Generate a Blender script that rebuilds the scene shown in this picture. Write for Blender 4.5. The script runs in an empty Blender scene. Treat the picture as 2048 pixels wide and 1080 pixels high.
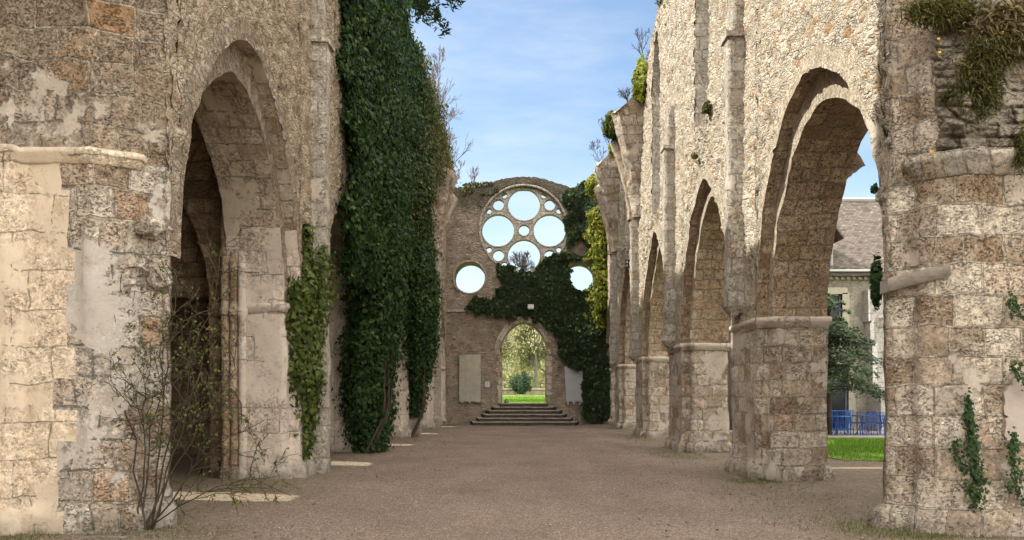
import bpy, math, random
import numpy as np
from math import radians as R
C = bpy.context.scene
COL = C.collection
rng = np.random.default_rng(7)

# ------------------------------------------------------------------ camera, sky, sun, exposure
VX, VY, F = 1051.0, 789.0, 1480.0            # vanishing point and focal length, in pixels of the 2048 wide photograph
EYE = 1.6
cam_d = bpy.data.cameras.new('camera'); cam = bpy.data.objects.new('camera', cam_d); COL.objects.link(cam)
cam.location = (0, 0, EYE); cam.rotation_euler = (R(90), 0, 0)
cam_d.sensor_width = 36; cam_d.lens = F/2048*36
cam_d.shift_x = (1024-VX)/2048; cam_d.shift_y = (VY-540)/2048
cam_d.clip_end = 4000; cam_d.clip_start = 0.05
C.camera = cam
SUN_TANXZ, SUN_TANY = 1.13, 0.05             # rise per metre towards -X ; drift towards +Y per metre towards -X
sv = np.array([-1.0, SUN_TANY, SUN_TANXZ]); sv /= np.linalg.norm(sv)
elev = math.asin(sv[2]); az = math.atan2(sv[0], sv[1])      # azimuth from +Y, clockwise positive towards +X
w = bpy.data.worlds.new('World'); C.world = w; w.use_nodes = True
FILL_CLOUD = (15.2, 14.0, 12.9)
nt = w.node_tree; nt.nodes.clear()
wo = nt.nodes.new('ShaderNodeOutputWorld'); bg = nt.nodes.new('ShaderNodeBackground'); sky = nt.nodes.new('ShaderNodeTexSky')
sky.sky_type = 'NISHITA'; sky.sun_disc = False; sky.sun_elevation = elev; sky.sun_rotation = az
sky.air_density = 1.0; sky.dust_density = .8; sky.ozone_density = 1.0
# thin high veil everywhere, and added out-of-view cumulus overhead and behind, brightening the shade
WN, WL = nt.nodes.new, nt.links.new
def wmath(op, a, b=0.0, clamp=False):
    n_ = WN('ShaderNodeMath'); n_.operation = op; n_.use_clamp = clamp
    for k_, v_ in ((0, a), (1, b)):
        if isinstance(v_, bpy.types.NodeSocket): WL(v_, n_.inputs[k_])
        else: n_.inputs[k_].default_value = v_
    return n_.outputs[0]
def wstep(v_, lo, hi):
    n_ = WN('ShaderNodeMapRange'); n_.interpolation_type = 'SMOOTHSTEP'; WL(v_, n_.inputs[0]); n_.inputs[1].default_value = lo; n_.inputs[2].default_value = hi; return n_.outputs[0]
def wnoise(scale, sc, det, ro):
    m_ = WN('ShaderNodeMapping'); m_.inputs['Scale'].default_value = scale; WL(tc.outputs['Generated'], m_.inputs[0])
    n_ = WN('ShaderNodeTexNoise'); n_.inputs['Scale'].default_value = sc; n_.inputs['Detail'].default_value = det; n_.inputs['Roughness'].default_value = ro; WL(m_.outputs[0], n_.inputs[0]); return n_.outputs[0]
def wmix(f_, a, b):
    n_ = WN('ShaderNodeMix'); n_.data_type = 'RGBA'; WL(f_, n_.inputs[0])
    for k_, v_ in ((6, a), (7, b)):
        if isinstance(v_, bpy.types.NodeSocket): WL(v_, n_.inputs[k_])
        else: n_.inputs[k_].default_value = (*v_, 1)
    return n_.outputs[2]
tc = WN('ShaderNodeTexCoord'); sep = WN('ShaderNodeSeparateXYZ'); WL(tc.outputs['Generated'], sep.inputs[0])
veil = wmath('MULTIPLY', wstep(wnoise((1.2, 2.2, 5.0), 2.1, 8, .6), .42, .76), .38); veil = wmath('ADD', veil, wmath('MULTIPLY', wstep(wmath('MULTIPLY', sep.outputs[2], -1.0), -.34, -.0), .35))
c0 = wmix(veil, sky.outputs[0], (4.2, 4.4, 4.7))
where = wmath('MAXIMUM', wstep(wmath('MULTIPLY', sep.outputs[1], -1.0), -.05, .35), wstep(sep.outputs[2], .55, .75))
fill_cum = wmath('MULTIPLY', wstep(wnoise((1, 1, 1.8), 1.6, 8, .55), .34, .52), where)
c1 = wmix(fill_cum, c0, FILL_CLOUD)
WL(c1, bg.inputs[0])
bg.inputs[1].default_value = 0.15
nt.links.new(bg.outputs[0], wo.inputs[0])
sd = bpy.data.lights.new('sun', 'SUN'); sd.energy = 5.0; sd.angle = R(.53); sd.color = (1, .95, .86)
sun = bpy.data.objects.new('sun', sd); COL.objects.link(sun)
from mathutils import Vector
sun.rotation_euler = Vector(sv).to_track_quat('Z', 'Y').to_euler(); sun.location = (-30, 8, 40)
C.view_settings.view_transform = 'Standard'; C.view_settings.look = 'None'; C.view_settings.gamma = 1
C.view_settings.exposure = 0.78
C.view_settings.use_white_balance = True; C.view_settings.white_balance_temperature = 6650; C.view_settings.white_balance_tint = 6
C.render.engine = 'CYCLES'
C.cycles.max_bounces = 8; C.cycles.diffuse_bounces = 5; C.cycles.transparent_max_bounces = 8

# ------------------------------------------------------------------ small maths
def px(x, y, Y):                             # world point seen at photo pixel (x, y) at depth Y
    return np.array([(x-VX)/F*Y, Y, EYE+(VY-y)/F*Y])
def lp(x, xs, ys): return np.interp(x, xs, ys)
def hsh(ix, iy, iz, seed):
    h = (ix*73856093) ^ (iy*19349663) ^ (iz*83492791) ^ (seed*2654435761)
    h &= 0xffffffff; h = (h ^ (h >> 13))*1274126177 & 0xffffffff; h = (h ^ (h >> 16))*668265263 & 0xffffffff
    return (h & 0xffffff)/float(0xffffff)
def vn(p, f, seed=0):
    q = np.asarray(p, dtype=float)*f; i = np.floor(q).astype(np.int64); r = q-i; r = r*r*(3-2*r)
    out = 0
    for a in (0, 1):
        for b in (0, 1):
            for c in (0, 1):
                wgt = (r[..., 0] if a else 1-r[..., 0])*(r[..., 1] if b else 1-r[..., 1])*(r[..., 2] if c else 1-r[..., 2])
                out = out + wgt*hsh(i[..., 0]+a, i[..., 1]+b, i[..., 2]+c, seed)
    return out*2-1
def disp_field(p, amp=1.0):
    d = np.zeros(p.shape)
    for k in range(3):
        d[:, k] = .020*vn(p, 1.3, 11+k)+.016*vn(p, 4.1, 31+k)+.012*vn(p, 9.7, 51+k)
    return d*amp
def cells(y, z, sc, seed):                    # 2D cellular noise: distance to nearest, to second, cell random
    p0, p1 = y*sc, z*sc*1.45; i0, i1 = np.floor(p0).astype(np.int64), np.floor(p1).astype(np.int64); d1 = np.full(y.shape, 9.); d2 = np.full(y.shape, 9.); rr = np.zeros(y.shape)
    for a in (-1, 0, 1):
        for b in (-1, 0, 1):
            c0, c1 = i0+a, i1+b; q0 = c0+.1+.8*hsh(c0, c1, c0*0, seed); q1 = c1+.1+.8*hsh(c0, c1, c0*0, seed+1); d = np.hypot(q0-p0, q1-p1)
            n1 = d < d1; d2 = np.where(n1, d1, np.minimum(d2, d)); rr = np.where(n1, hsh(c0, c1, c0*0, seed+2), rr); d1 = np.minimum(d1, d)
    return d1, d2-d1, rr
def stones(V, s, amp, seed):
    m = np.abs(np.abs(V[:, 0])-4.3) < .012; y, z = V[m, 1], V[m, 2]; Q = V[m]*1.0
    y = y+.05*vn(Q, 4, 81); z = z+.05*vn(Q, 4, 82)
    d1, e, r = cells(y, z, 6.2, seed); f1, f, r2 = cells(y, z, 13, seed+7); k = np.clip(vn(Q, 1.1, 83)*1.5+.5, 0, 1)
    h = (np.clip(e*3, 0, 1)**.6*(.35+.75*r))*(1-k)+k*(np.clip(f*3, 0, 1)**.6*(.3+.5*r2)); h = h+.45*vn(Q, 7, 84)+.25*vn(Q, 17, 85)
    V = V.copy(); V[m, 0] -= s*amp*(h-.3); return V
def norm(v): return v/np.maximum(np.linalg.norm(v, axis=-1, keepdims=True), 1e-9)

# ------------------------------------------------------------------ mesh building
class MB:
    def __init__(s, sgn=1):
        s.V = []; s.Q = []; s.T = []; s.UV = []; s.n = 0; s.sgn = sgn; s.MQ = []; s.MT = []; s.RQ = []
    def _addv(s, P, uv=None):
        P = np.asarray(P, float).reshape(-1, 3)
        if uv is None: uv = np.stack([P[:, 0]+s.sgn*P[:, 1], P[:, 2]], 1)
        s.V.append(P); s.UV.append(np.asarray(uv, float).reshape(-1, 2)); b = s.n; s.n += len(P); return b
    def grid(s, P, mat=0, uv=None, keep=None):
        a, b = P.shape[:2]; o = s._addv(P, uv)
        I = (np.arange(a*b).reshape(a, b))+o
        q = np.stack([I[:-1, :-1], I[1:, :-1], I[1:, 1:], I[:-1, 1:]], -1).reshape(-1, 4)
        if keep is not None: q = q[keep.reshape(-1)]
        s.Q.append(q); s.MQ.append(np.full(len(q), mat)); s.RQ.append(np.zeros(len(q)))
    def quads(s, P4, mat=0, uv=None, rnd=None):    # (n,4,3)
        o = s._addv(P4, uv); n = len(P4); q = np.arange(n*4).reshape(n, 4)+o
        s.Q.append(q); s.MQ.append(np.full(n, mat)); s.RQ.append(np.zeros(n) if rnd is None else rnd)
    def box(s, lo, hi, mat=0, rz=0, c=None):
        x0, y0, z0 = lo; x1, y1, z1 = hi
        v = np.array([[x0,y0,z0],[x1,y0,z0],[x1,y1,z0],[x0,y1,z0],[x0,y0,z1],[x1,y0,z1],[x1,y1,z1],[x0,y1,z1]], float)
        if rz:
            m = np.array([(x0+x1)/2, (y0+y1)/2, 0]) if c is None else np.array(c)
            cs, sn = math.cos(rz), math.sin(rz); u = v-m; v = np.stack([u[:,0]*cs-u[:,1]*sn, u[:,0]*sn+u[:,1]*cs, u[:,2]], 1)+m
        f = [[0,3,2,1],[4,5,6,7],[0,1,5,4],[1,2,6,5],[2,3,7,6],[3,0,4,7]]
        s.quads(np.array([[v[i] for i in q] for q in f]), mat)
    def tube(s, pts, rad, k=6, mat=0, caps=False):
        pts = np.asarray(pts, float); n = len(pts); rad = np.broadcast_to(np.asarray(rad, float), (n,))
        t = norm(np.gradient(pts, axis=0)); ref = np.array([0.31, .17, .93]) if abs(t[0, 2]) < .9 else np.array([1., .1, 0])
        u = norm(np.cross(t, ref)); v = np.cross(t, u); a = np.linspace(0, 2*math.pi, k+1)
        P = pts[:, None]+rad[:, None, None]*(np.cos(a)[None, :, None]*u[:, None]+np.sin(a)[None, :, None]*v[:, None])
        s.grid(P, mat)
        if caps:
            for e in (0, -1):
                c = np.repeat(pts[e][None], k+1, 0); s.grid(np.stack([P[e], c]), mat)
    def loft(s, poly, levels, mat=0, closed=True, uvs=None, cap=True):   # poly (n,2), levels list of (z, outward offset)
        poly = np.asarray(poly, float)
        rings = []
        for z, off in levels:
            rings.append(np.column_stack([offset(poly, off), np.full(len(poly), z)]))
        Pn = np.stack(rings)
        Pn = np.concatenate([Pn, Pn[:, :1]], 1)
        s.grid(Pn, mat)
        if cap:
            c = np.repeat(Pn[-1].mean(0)[None], Pn.shape[1], 0); s.grid(np.stack([Pn[-1], c]), mat)
    def build(s, name, mats, parent=None, disp=0, pre=None, origin=(0, 0, 0), smooth=False, dfn=None, weld=False):
        V = np.concatenate(s.V); UV = np.concatenate(s.UV); Q = np.concatenate(s.Q); M = np.concatenate(s.MQ); Rn = np.concatenate(s.RQ)
        if pre is not None: V = pre(V)
        if disp: V = V+disp_field(V, disp)
        if dfn is not None: V = dfn(V)
        V = V-np.asarray(origin)
        me = bpy.data.meshes.new(name); n = len(Q)
        me.vertices.add(len(V)); me.vertices.foreach_set('co', V.astype(np.float32).ravel())
        me.loops.add(n*4); me.loops.foreach_set('vertex_index', Q.astype(np.int32).ravel())
        me.polygons.add(n); me.polygons.foreach_set('loop_start', (np.arange(n)*4).astype(np.int32))
        me.polygons.foreach_set('material_index', M.astype(np.int32))
        uvl = me.uv_layers.new(name='uv'); uvl.data.foreach_set('uv', UV[Q.ravel()].astype(np.float32).ravel())
        if Rn.any():
            at = me.attributes.new('rnd', 'FLOAT', 'FACE'); at.data.foreach_set('value', Rn.astype(np.float32))
        me.update(calc_edges=True); me.validate(clean_customdata=False)
        if smooth: me.polygons.foreach_set('use_smooth', np.ones(len(me.polygons), bool))
        for m in (mats if isinstance(mats, (list, tuple)) else [mats]): me.materials.append(m)
        o = bpy.data.objects.new(name, me); COL.objects.link(o)
        if parent is not None: o.parent = parent
        return o
def offset(poly, d):
    if abs(d) < 1e-6: return poly
    p = poly; a = np.roll(p, 1, 0); b = np.roll(p, -1, 0)
    area = .5*np.sum(p[:, 0]*b[:, 1]-b[:, 0]*p[:, 1]); sg = 1 if area > 0 else -1
    e1 = norm(p-a); e2 = norm(b-p); n1 = np.stack([e1[:, 1], -e1[:, 0]], 1)*sg; n2 = np.stack([e2[:, 1], -e2[:, 0]], 1)*sg
    m = n1+n2; k = (m*n1).sum(1, keepdims=True); return p+d*m/np.maximum(k, .5)
def resample(poly, step):
    poly = np.asarray(poly, float); out = []
    for i in range(len(poly)):
        a, b = poly[i], poly[(i+1) % len(poly)]; n = max(1, int(round(np.linalg.norm(b-a)/step)))
        for k in range(n): out.append(a+(b-a)*k/n)
    return np.array(out)
def thing(name, label, cat, loc=(0, 0, 0), group=None, kind=None):
    o = bpy.data.objects.new(name, None); COL.objects.link(o); o.location = loc; o.empty_display_size = .3
    return tag(o, label, cat, group, kind)
def tag(o, label=None, cat=None, group=None, kind=None):
    if label: o['label'] = label
    if cat: o['category'] = cat
    if group: o['group'] = group
    if kind: o['kind'] = kind
    return o

# ------------------------------------------------------------------ materials
class NT:
    def __init__(s, name):
        s.m = bpy.data.materials.new(name); s.m.use_nodes = True; s.t = s.m.node_tree; s.t.nodes.clear()
        s.out = s.t.nodes.new('ShaderNodeOutputMaterial'); s.b = s.t.nodes.new('ShaderNodeBsdfPrincipled')
        s.t.links.new(s.b.outputs[0], s.out.inputs[0]); s.b.inputs['Roughness'].default_value = .92
        s.b.inputs['Specular IOR Level'].default_value = .2
    def n(s, typ, ins=None, **kw):
        nd = s.t.nodes.new('ShaderNode'+typ)
        for k, v in kw.items(): setattr(nd, k, v)
        for k, v in (ins or {}).items():
            if isinstance(v, bpy.types.NodeSocket): s.t.links.new(v, nd.inputs[k])
            else: nd.inputs[k].default_value = v
        return nd
    def pos(s): return s.n('NewGeometry').outputs['Position']
    def noise(s, vec, scale, detail=4, rough=.55, dim='3D', dist=0):
        return s.n('TexNoise', {'Vector': vec, 'Scale': scale, 'Detail': detail, 'Roughness': rough, 'Distortion': dist}).outputs[0]
    def vor(s, vec, scale, feature='F1', rnd=1):
        return s.n('TexVoronoi', {'Vector': vec, 'Scale': scale, 'Randomness': rnd}, feature=feature)
    def math(s, op, a, b=0.5, c=None, clamp=False):
        ins = {0: a, 1: b}
        if c is not None: ins[2] = c
        return s.n('Math', ins, operation=op, use_clamp=clamp).outputs[0]
    def ramp(s, fac, stops, interp='LINEAR'):
        nd = s.n('ValToRGB', {0: fac}); cr = nd.color_ramp; cr.interpolation = interp
        while len(cr.elements) < len(stops): cr.elements.new(.5)
        for e, (p, c) in zip(cr.elements, stops):
            e.position = p; e.color = (c, c, c, 1) if isinstance(c, (int, float)) else (*c, 1)
        return nd.outputs[0]
    def step(s, v, lo, hi): return s.n('MapRange', {0: v, 1: lo, 2: hi, 3: 0.0, 4: 1.0}).outputs[0]
    def mix(s, f, a, b, blend='MIX'):
        nd = s.n('Mix', {}, data_type='RGBA', blend_type=blend, clamp_factor=True)
        for k, v in ((0, f), (6, a), (7, b)):
            if isinstance(v, bpy.types.NodeSocket): s.t.links.new(v, nd.inputs[k])
            elif k and len(v) == 3: nd.inputs[k].default_value = (*v, 1)
            else: nd.inputs[k].default_value = v
        return nd.outputs[2]
    def vmath(s, op, a, b): return s.n('VectorMath', {0: a, 1: b}, operation=op).outputs[0]
    def scale(s, a, k):
        nd = s.n('VectorMath', {0: a, 3: k}, operation='SCALE'); return nd.outputs[0]
    def bump(s, h, dist, strength=1.0, nrm=None):
        ins = {'Strength': strength, 'Distance': dist, 'Height': h}
        if nrm is not None: ins['Normal'] = nrm
        return s.n('Bump', ins).outputs[0]
    def fin(s, col, nrm=None, rough=None):
        if isinstance(col, bpy.types.NodeSocket): s.t.links.new(col, s.b.inputs['Base Color'])
        else: s.b.inputs['Base Color'].default_value = (*col, 1)
        if nrm is not None: s.t.links.new(nrm, s.b.inputs['Normal'])
        if rough is not None: s.b.inputs['Roughness'].default_value = rough
        return s.m

def ashlar(name, stops, bw=.52, bh=.31, plaster=(.52, .45, .38), pl=(.52, .60), pits=1.0, white=.6, dirt=.55, mort=(.40, .35, .28), seed=0.0, joint=.016, relief=1.0):
    n = NT(name); p = n.pos(); uv = n.n('UVMap').outputs[0]
    po = n.vmath('ADD', p, (seed*3.1, seed*1.7, seed))
    wob = n.n('TexNoise', {'Vector': po, 'Scale': 2.6, 'Detail': 3.0}).outputs[1]
    uvd = n.vmath('ADD', uv, n.scale(n.vmath('SUBTRACT', wob, (.5, .5, .5)), .07))
    br = n.n('TexBrick', {'Vector': uvd, 'Color1': (0, 0, 0, 1), 'Color2': (1, 1, 1, 1), 'Mortar': (.5, .5, .5, 1), 'Scale': 1.0, 'Mortar Size': joint, 'Mortar Smooth': .35, 'Bias': 0.0, 'Brick Width': bw, 'Row Height': bh}, offset=.43, squash=.72, squash_frequency=3)
    rnd = n.n('SeparateColor', {0: br.outputs[0]}).outputs[0]; mf = br.outputs[1]
    big = n.noise(po, .75, 3); mid = n.noise(po, 3.3, 5, .6); fine = n.noise(po, 17, 6, .68); vf = n.noise(po, 55, 4, .6)
    f = n.math('ADD', n.math('MULTIPLY', rnd, .74), n.math('MULTIPLY', n.math('ADD', mid, n.math('MULTIPLY', big, .6)), .2))
    col = n.ramp(f, stops)
    tone = n.ramp(n.math('ADD', n.math('MULTIPLY', fine, .62), n.math('MULTIPLY', vf, .38)), [(.31, .30), (.42, .80), (.5, 1.02), (.66, 1.62)])
    col = n.mix(1.0, col, tone, 'MULTIPLY')
    # porous pitted stone inside some blocks
    pitm = n.math('MULTIPLY', n.step(n.noise(po, 7, 6, .75), .44, .58), n.step(rnd, .05, .5), clamp=True)
    pn = n.noise(n.vmath('MULTIPLY', po, (1, 1, 1.5)), 30, 3, .85, dist=.6)
    pit = n.math('MULTIPLY', n.ramp(pn, [(.52, 0.0), (.60, 1.0)]), pitm)
    crack = n.ramp(n.noise(n.vmath('MULTIPLY', po, (1, 1, 1.8)), 13, 7, .74), [(.30, 1.0), (.40, 0.0)])
    pit = n.math('MAXIMUM', pit, crack); pit = n.math('MULTIPLY', pit, pits, clamp=True)
    col = n.mix(n.math('MULTIPLY', pit, .85), col, (.06, .042, .028))
    # mortar and lime plaster remains
    mcol = n.mix(1.0, (*mort, 1), tone, 'MULTIPLY')
    col = n.mix(n.math('MULTIPLY', mf, n.step(mid, .30, .52)), col, mcol)
    plm = n.step(n.math('ADD', n.noise(n.vmath('ADD', po, (9, 3, 1)), 1.15, 2), n.math('MULTIPLY', n.math('SUBTRACT', n.noise(po, 6.5, 7, .7), .5), .55)), pl[0], pl[1])
    pcol = n.mix(n.noise(po, 2.2, 6, .65), plaster, tuple(c*.74 for c in plaster))
    pcol = n.mix(n.step(vf, .52, .75), pcol, tuple(c*.8 for c in plaster))
    pcol = n.mix(n.math('MULTIPLY', n.ramp(n.noise(po, 10, 7, .72), [(.33, 1.0), (.42, 0.0)]), .55), pcol, (.16, .11, .075))
    pcol = n.mix(n.math('MULTIPLY', n.step(n.noise(po, 3.1, 8, .7), .54, .63), .5), pcol, tuple(c*k for c, k in zip(plaster, (.62, .52, .42))))
    col = n.mix(plm, col, pcol)
    # pale lichen specks and grey crust
    lich = n.math('MULTIPLY', n.step(n.noise(po, 24, 5, .8), .54, .62), n.step(n.noise(po, 1.7, 4), .40, .56))
    col = n.mix(n.math('MULTIPLY', lich, white), col, (.64, .61, .57))
    crust = n.math('MULTIPLY', n.step(n.noise(po, 5.5, 8, .72), .55, .68), .5)
    col = n.mix(n.math('MULTIPLY', crust, .8), col, (.19, .175, .15))
    # damp grime near the ground
    z = n.n('SeparateXYZ', {0: p}).outputs[2]
    g = n.math('MULTIPLY', n.ramp(n.math('ADD', z, n.math('MULTIPLY', mid, .9)), [(.45, 1.0), (1.0, 0.0)]), dirt)
    col = n.mix(g, col, n.mix(fine, (.07, .065, .05), (.20, .18, .15)))
    h = n.math('ADD', n.math('MULTIPLY', fine, .35), n.math('MULTIPLY', mid, .6))
    h = n.math('ADD', h, n.math('MULTIPLY', vf, .10))
    h = n.math('SUBTRACT', h, n.math('MULTIPLY', pit, .55))
    h = n.math('ADD', h, n.math('MULTIPLY', rnd, .25))
    h = n.math('SUBTRACT', h, n.math('MULTIPLY', mf, .95))
    hp = n.math('ADD', .62, n.math('ADD', n.math('MULTIPLY', mid, .25), n.math('MULTIPLY', vf, .06)))
    hh = n.n('Mix', {0: plm, 2: h, 3: hp}, data_type='FLOAT').outputs[0]
    return n.fin(col, n.bump(hh, .085*relief), .95)

def rubble(name, stops, mort, scale=7.5, relief=1.0, seed=0, flat=(1, 1, 1.5), moss=0.0):
    n = NT(name); p = n.vmath('ADD', n.pos(), (seed, seed, seed))
    wob = n.n('TexNoise', {'Vector': p, 'Scale': 5.0, 'Detail': 3.0}).outputs[1]
    q = n.vmath('ADD', n.vmath('MULTIPLY', p, flat), n.scale(n.vmath('SUBTRACT', wob, (.5, .5, .5)), .17))
    big = n.noise(p, .8, 3)
    v1 = n.vor(q, scale); ve = n.vor(q, scale, 'DISTANCE_TO_EDGE').outputs['Distance']; v2 = n.vor(q, scale*2.3, 'DISTANCE_TO_EDGE').outputs['Distance']; sm = n.step(n.noise(p, 2.3, 4), .47, .55)
    ve = n.n('Mix', {0: sm, 2: ve, 3: n.math('MULTIPLY', v2, 1.4)}, data_type='FLOAT').outputs[0]
    rnd = n.n('SeparateColor', {0: v1.outputs['Color']}); r0 = rnd.outputs[0]; r1 = rnd.outputs[1]
    fine = n.noise(p, 24, 6, .7); mid = n.noise(p, 4.5, 5, .6); vf = n.noise(p, 60, 4)
    f = n.math('ADD', n.math('MULTIPLY', r0, .6), n.math('MULTIPLY', n.math('ADD', mid, n.math('MULTIPLY', big, 1.6)), .17))
    col = n.ramp(f, stops)
    tone = n.ramp(n.math('ADD', n.math('MULTIPLY', fine, .7), n.math('MULTIPLY', vf, .3)), [(.31, .48), (.43, .86), (.5, 1.0), (.68, 1.35)])
    col = n.mix(1.0, col, tone, 'MULTIPLY')
    mort_f = n.ramp(ve, [(.03, 1.0), (.12, 0.0)])
    over = n.step(n.math('ADD', n.noise(p, 3.1, 6, .65), n.math('MULTIPLY', r1, .25)), .52, .66)     # mortar smeared over stones
    mm = n.math('MAXIMUM', mort_f, n.math('MULTIPLY', over, .85))
    col = n.mix(mm, col, n.mix(1.0, (*mort, 1), tone, 'MULTIPLY'))
    gap = n.math('MULTIPLY', n.ramp(ve, [(.0, 1.0), (.05, 0.0)]), n.step(n.noise(p, 9, 4), .5, .6))
    col = n.mix(n.math('MULTIPLY', gap, .75), col, (.07, .05, .035))
    if moss:
        mk = n.math('MULTIPLY', n.step(n.noise(p, 1.6, 6, .7), .50, .60), moss)
        col = n.mix(mk, col, n.mix(fine, (.035, .035, .02), (.11, .11, .06)))
    if name == 'facade_rubble':
        zz = n.n('SeparateXYZ', {0: n.pos()}).outputs[2]; gk_ = n.step(n.math('ADD', zz, n.math('MULTIPLY', n.noise(p, 1.1, 6, .7), 2.6)), 12.6, 13.3)
        col = n.mix(n.math('MULTIPLY', gk_, .8), col, n.mix(fine, (.05, .05, .035), (.17, .155, .12)))
        pk_ = n.math('MULTIPLY', n.step(n.noise(p, .8, 6, .7), .54, .60), n.step(zz, 7.0, 5.5)); col = n.mix(n.math('MULTIPLY', pk_, .75), col, (.54, .44, .34))
    h = n.math('MULTIPLY', n.ramp(ve, [(0.0, 0.0), (.10, .6), (.3, 1.0)]), n.math('ADD', .45, n.math('MULTIPLY', r1, .6)))
    h = n.math('ADD', h, n.math('MULTIPLY', fine, 1.0)); h = n.math('ADD', h, n.math('MULTIPLY', mid, 1.0)); h = n.math('ADD', h, n.math('MULTIPLY', vf, .25))
    h = n.math('ADD', h, n.math('MULTIPLY', n.noise(p, 11, 4, .6), .7))
    return n.fin(col, n.bump(h, .05*relief), .95)

WARM = [(.12, (.19, .125, .08)), (.27, (.44, .35, .265)), (.42, (.60, .52, .43)), (.55, (.46, .39, .32)), (.66, (.26, .18, .115)), (.76, (.64, .57, .48)), (.9, (.33, .19, .10))]
DEEP = [(.12, (.12, .08, .045)), (.27, (.24, .17, .11)), (.42, (.37, .295, .22)), (.55, (.27, .205, .15)), (.66, (.17, .11, .065)), (.76, (.40, .335, .26)), (.9, (.26, .145, .065))]
BUFF = [(.15, (.62, .50, .37)), (.4, (.72, .59, .45)), (.6, (.66, .53, .40)), (.8, (.74, .62, .48)), (.95, (.48, .30, .17))]
PINK = [(.15, (.56, .47, .40)), (.4, (.66, .57, .49)), (.6, (.56, .475, .405)), (.8, (.68, .60, .52)), (.95, (.38, .29, .21))]
GREY = [(.15, (.28, .25, .215)), (.4, (.46, .42, .37)), (.6, (.36, .315, .265)), (.8, (.52, .48, .42)), (.95, (.36, .27, .18))]
BRN = [(.15, (.20, .13, .08)), (.4, (.40, .295, .20)), (.6, (.50, .39, .28)), (.8, (.32, .225, .15)), (.95, (.50, .35, .21))]
M = {}
M['warm'] = ashlar('pier_blocks', WARM, seed=1)
M['upper_brown'] = ashlar('porous_brown_blocks', DEEP, bw=.62, bh=.36, seed=14, pl=(.60, .68), white=.5, pits=1.2)
M['warm_big'] = ashlar('crossing_pier_blocks', WARM, bw=.58, bh=.34, seed=4, pl=(.59, .67), white=.7)
M['buff'] = ashlar('buff_ashlar', BUFF, bw=.85, bh=.43, plaster=(.72, .60, .46), pl=(.46, .56), pits=.45, white=.25, dirt=.5, mort=(.52, .43, .33), seed=2, joint=.008, relief=.55)
M['weather'] = ashlar('weathered_limewashed_blocks', WARM, bw=.5, bh=.36, plaster=(.53, .48, .43), pl=(.49, .56), white=.8, seed=8)
M['pink'] = ashlar('smooth_limestone', PINK, bw=.8, bh=.45, plaster=(.66, .575, .495), pl=(.44, .56), pits=.6, white=.35, dirt=.7, mort=(.42, .35, .28), seed=3, joint=.010, relief=.6)
M['grey'] = ashlar('grey_ashlar', GREY, bw=.4, bh=.33, pl=(.62, .7), pits=.7, seed=5, white=.5, relief=.8)
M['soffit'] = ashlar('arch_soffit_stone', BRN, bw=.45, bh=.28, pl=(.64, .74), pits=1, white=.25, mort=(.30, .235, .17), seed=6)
M['aisle'] = ashlar('shade_darkened_aisle_stone', [(.15, (.11, .07, .04)), (.4, (.23, .155, .10)), (.6, (.30, .215, .14)), (.8, (.17, .115, .07)), (.95, (.32, .205, .115))], bw=.45, bh=.28, plaster=(.22, .17, .12), pl=(.64, .74), pits=1, white=.15, mort=(.14, .10, .07), seed=26)  # soffit stone darkened so its colour carries the aisle's deep shade
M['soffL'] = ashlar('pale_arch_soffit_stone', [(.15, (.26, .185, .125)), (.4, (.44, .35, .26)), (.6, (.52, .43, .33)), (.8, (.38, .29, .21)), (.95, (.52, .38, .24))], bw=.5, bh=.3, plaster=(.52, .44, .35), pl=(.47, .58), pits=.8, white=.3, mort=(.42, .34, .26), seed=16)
M['voussL'] = ashlar('left_voussoir_stone', [(.2, (.26, .20, .15)), (.5, (.38, .31, .24)), (.8, (.31, .245, .18))], bw=.17, bh=.6, pl=(.58, .68), pits=.9, white=.4, seed=17, joint=.012, relief=1.3, mort=(.36, .30, .23))  # browner, rougher voussoirs matched to the left wall
M['vouss'] = ashlar('voussoir_stone', [(.2, (.34, .28, .21)), (.5, (.47, .40, .31)), (.8, (.40, .335, .255))], bw=.17, bh=.6, pl=(.6, .7), pits=.6, white=.3, seed=7, joint=.012, relief=1.0, mort=(.44, .38, .30))
M['wallR'] = rubble('flint_rubble', [(.12, (.22, .115, .05)), (.30, (.44, .335, .225)), (.48, (.60, .53, .435)), (.66, (.38, .23, .115)), (.85, (.55, .475, .38))], (.59, .53, .44), 6.5, 1.3)
M['wallL'] = rubble('brown_rubble', [(.15, (.22, .135, .08)), (.32, (.46, .345, .24)), (.5, (.62, .50, .385)), (.68, (.36, .24, .15)), (.85, (.64, .54, .43))], (.60, .50, .39), 7.0, 1.3, seed=5)
M['fac'] = rubble('facade_rubble', [(.15, (.15, .095, .065)), (.32, (.31, .23, .175)), (.5, (.48, .395, .32)), (.68, (.24, .155, .105)), (.85, (.54, .455, .375))], (.50, .42, .345), 3.6, 2.2, seed=9, flat=(1, 1, 2.3))
M['moss'] = rubble('mossy_broken_stone', [(.15, (.18, .14, .10)), (.35, (.36, .30, .235)), (.5, (.48, .42, .345)), (.68, (.26, .20, .14)), (.85, (.52, .47, .40))], (.42, .37, .31), 5.0, 1.3, seed=12, flat=(1, 1, 1.6), moss=.45)

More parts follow.
